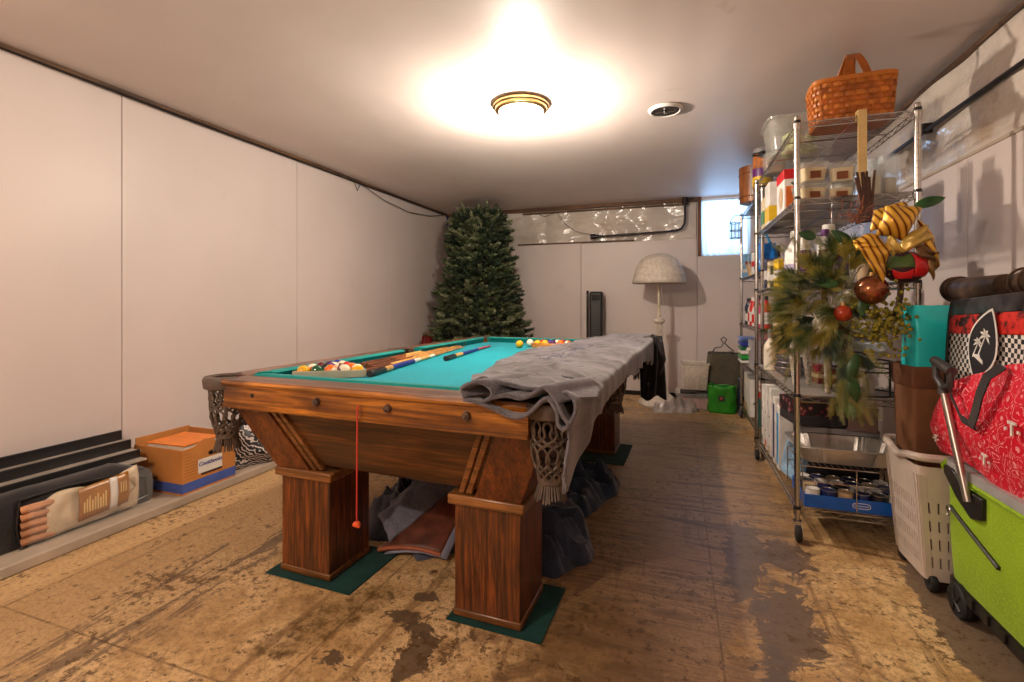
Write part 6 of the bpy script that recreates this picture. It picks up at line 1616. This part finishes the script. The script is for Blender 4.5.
flatstrap([(-.104, .035, .17), (-.108, .10, .18), (-.108, .17, .25), (-.085, .23, .31)], .026, (0, .5, 1))
mb.build('strap', cloth('black_webbing', (26, 24, 28), .3, .7), t)
for (y, z, s_) in ((-.146, .205, .055), (.018, .070, .045), (.320, .058, .032)):
    xx = min(rb((.36-y)/.80, z/.32)[0], -.075)-.012
    text('lettering', 'T', s_, P_['white'], t, (xx, y, z), (R(90), 0, R(-90)), .002, 0, .0015)
    for q in (-.5, .5):
        mb2 = MB(); mb2.box(-.002, .002, -s_*.07, s_*.07, -s_*.07, s_*.07); dd = mb2.build('logo_dot', P_['white'], t, smooth=False); dd.location = (xx, y+q*s_, z-.04*s_)

# green cooler
M['lime'] = cloth('lime_fabric', (140, 176, 28), .08, .7, 5, 180, .1)
t = thing('rolling_cooler', 'lime green collapsible rolling cart with a telescoping handle', 'rolling cart', (1.09, 1.76, 0), 0)
cw, cd_ = .155, .445
mb = MB(); L = []
for z, k in ((.085, .94), (.10, .97), (.25, 1.0), (.42, 1.01), (.50, 1.0)): L.append([(x, y, zz) for x, y, zz in rr_loop(cw*k, cd_*k, z, 64, .14)])
mb.loft(L); mb.build('fabric_body', M['lime'], t)
mb = MB(); mb.loft([rr_loop(cw+.004, cd_+.004, .492, 64, .14), rr_loop(cw+.010, cd_+.010, .498, 64, .14), rr_loop(cw+.008, cd_+.008, .528, 64, .14), rr_loop(cw-.02, cd_-.02, .530, 64, .14)]); mb.build('lid', plain('pale_grey_lid', (160, 160, 160), .3), t)
mb = MB(); mb.tube([(x, y, .49) for x, y, zz in rr_loop(cw+.003, cd_+.003, 0, 64, .14)], .010, 8, closed=True); mb.build('rim_binding', M['lime'], t)
mb = MB(); mb.loft([rr_loop(cw*.97, cd_*.985, .060, 64, .14), rr_loop(cw*1.0, cd_*1.01, .07, 64, .14), rr_loop(cw*1.0, cd_*1.01, .10, 64, .14), rr_loop(cw*.96, cd_*.97, .115, 64, .14)])
for k in range(9): y = .36-k*.085; mb.box(-cw-.008, -cw+.01, y-.018, y+.018, .075, .105)
mb.build('base_frame', M['black'], t)
for y in (.34, -.34):
    for x in (-cw-.002, cw+.002):
        mb = MB(); mb.lathe([(.015, -.014), (.052, -.014), (.057, -.008), (.057, .008), (.052, .014), (.015, .014)], n=30)
        for i_, v_ in enumerate(mb.v): mb.v[i_] = (x+v_[2], y+v_[0], .057+v_[1])
        wh = mb.build('wheel', M['rubber'], t)
        mb = MB(); mb.cyl((x-.018, y, .057), (x+.018, y, .057), .014, n=14)
        for q in range(5): a_ = 2*PI*q/5; mb.tube([(x-.0155, y, .057), (x-.0155, y+.04*math.cos(a_), .057+.04*math.sin(a_))], .005, 5)
        mb.build('hub', M['black'], wh)
# zip pocket, ring
mb = MB(); mb.tube([(-cw-.004, .40, .365), (-cw-.005, .30, .335), (-cw-.005, .12, .285)], .007, 6); zp = mb.build('zip', M['black'], t)
mb = MB(); mb.tube([(-cw-.012+.0, .395+.012*math.cos(2*PI*k/16), .350+.018*math.sin(2*PI*k/16)) for k in range(16)], .0028, 6, closed=True); mb.build('zip_ring', M['metal'], zp)
mb = MB(); mb.tube([(-cw-.004, -.02, .10), (-cw-.005, -.02, .30), (-cw-.004, -.02, .47)], .0025, 5); mb.build('seam', plain('dark_lime_thread', (90, 120, 20), .8), t)
# handle
hb = MB(); hb.loft([[(x_, .42, .51), (x_, .36, .51), (x_, .30, .47), (x_, .19, .47), (x_, .19, .40), (x_, .25, .38), (x_, .34, .42), (x_, .42, .48)] for x_ in (-cw-.016, -cw+.004)]); hb.build('handle_bracket', M['black'], t, bevel=.004)
mb = MB(); mb.tube([(-cw-.026, .24, .44), (-cw-.036, .37, .78)], .0115, 14); hs = mb.build('handle_tube', plain('brushed_steel', (186, 176, 166), .3, .85), t)
mb = MB(); A_ = Vector((-cw-.036, .372, .775))
mb.tube([A_, A_+Vector((0, .006, .025))], [.016, .014], 12)
mb.tube([A_+Vector((0, .0, .02)), A_+Vector((0, .050, .05)), A_+Vector((0, .058, .10)), A_+Vector((0, .050, .112))], [.012, .011, .011, .012], 10)
mb.tube([A_+Vector((0, .0, .02)), A_+Vector((0, -.045, .035)), A_+Vector((0, -.05, .075)), A_+Vector((0, -.042, .085))], [.012, .011, .011, .012], 10)
mb.tube([A_+Vector((0, .062, .113)), A_+Vector((0, .0, .100)), A_+Vector((0, -.058, .086))], [.0165, .0175, .0165], 14); mb.build('grip', plain('dark_grey_grip', (60, 56, 56), .45), hs)
mb = MB(); mb.ball((-cw+.01, .452, .50), .026, 14, sc=(.8, .5, 1)); mb.build('corner_tab', M['lime'], t)
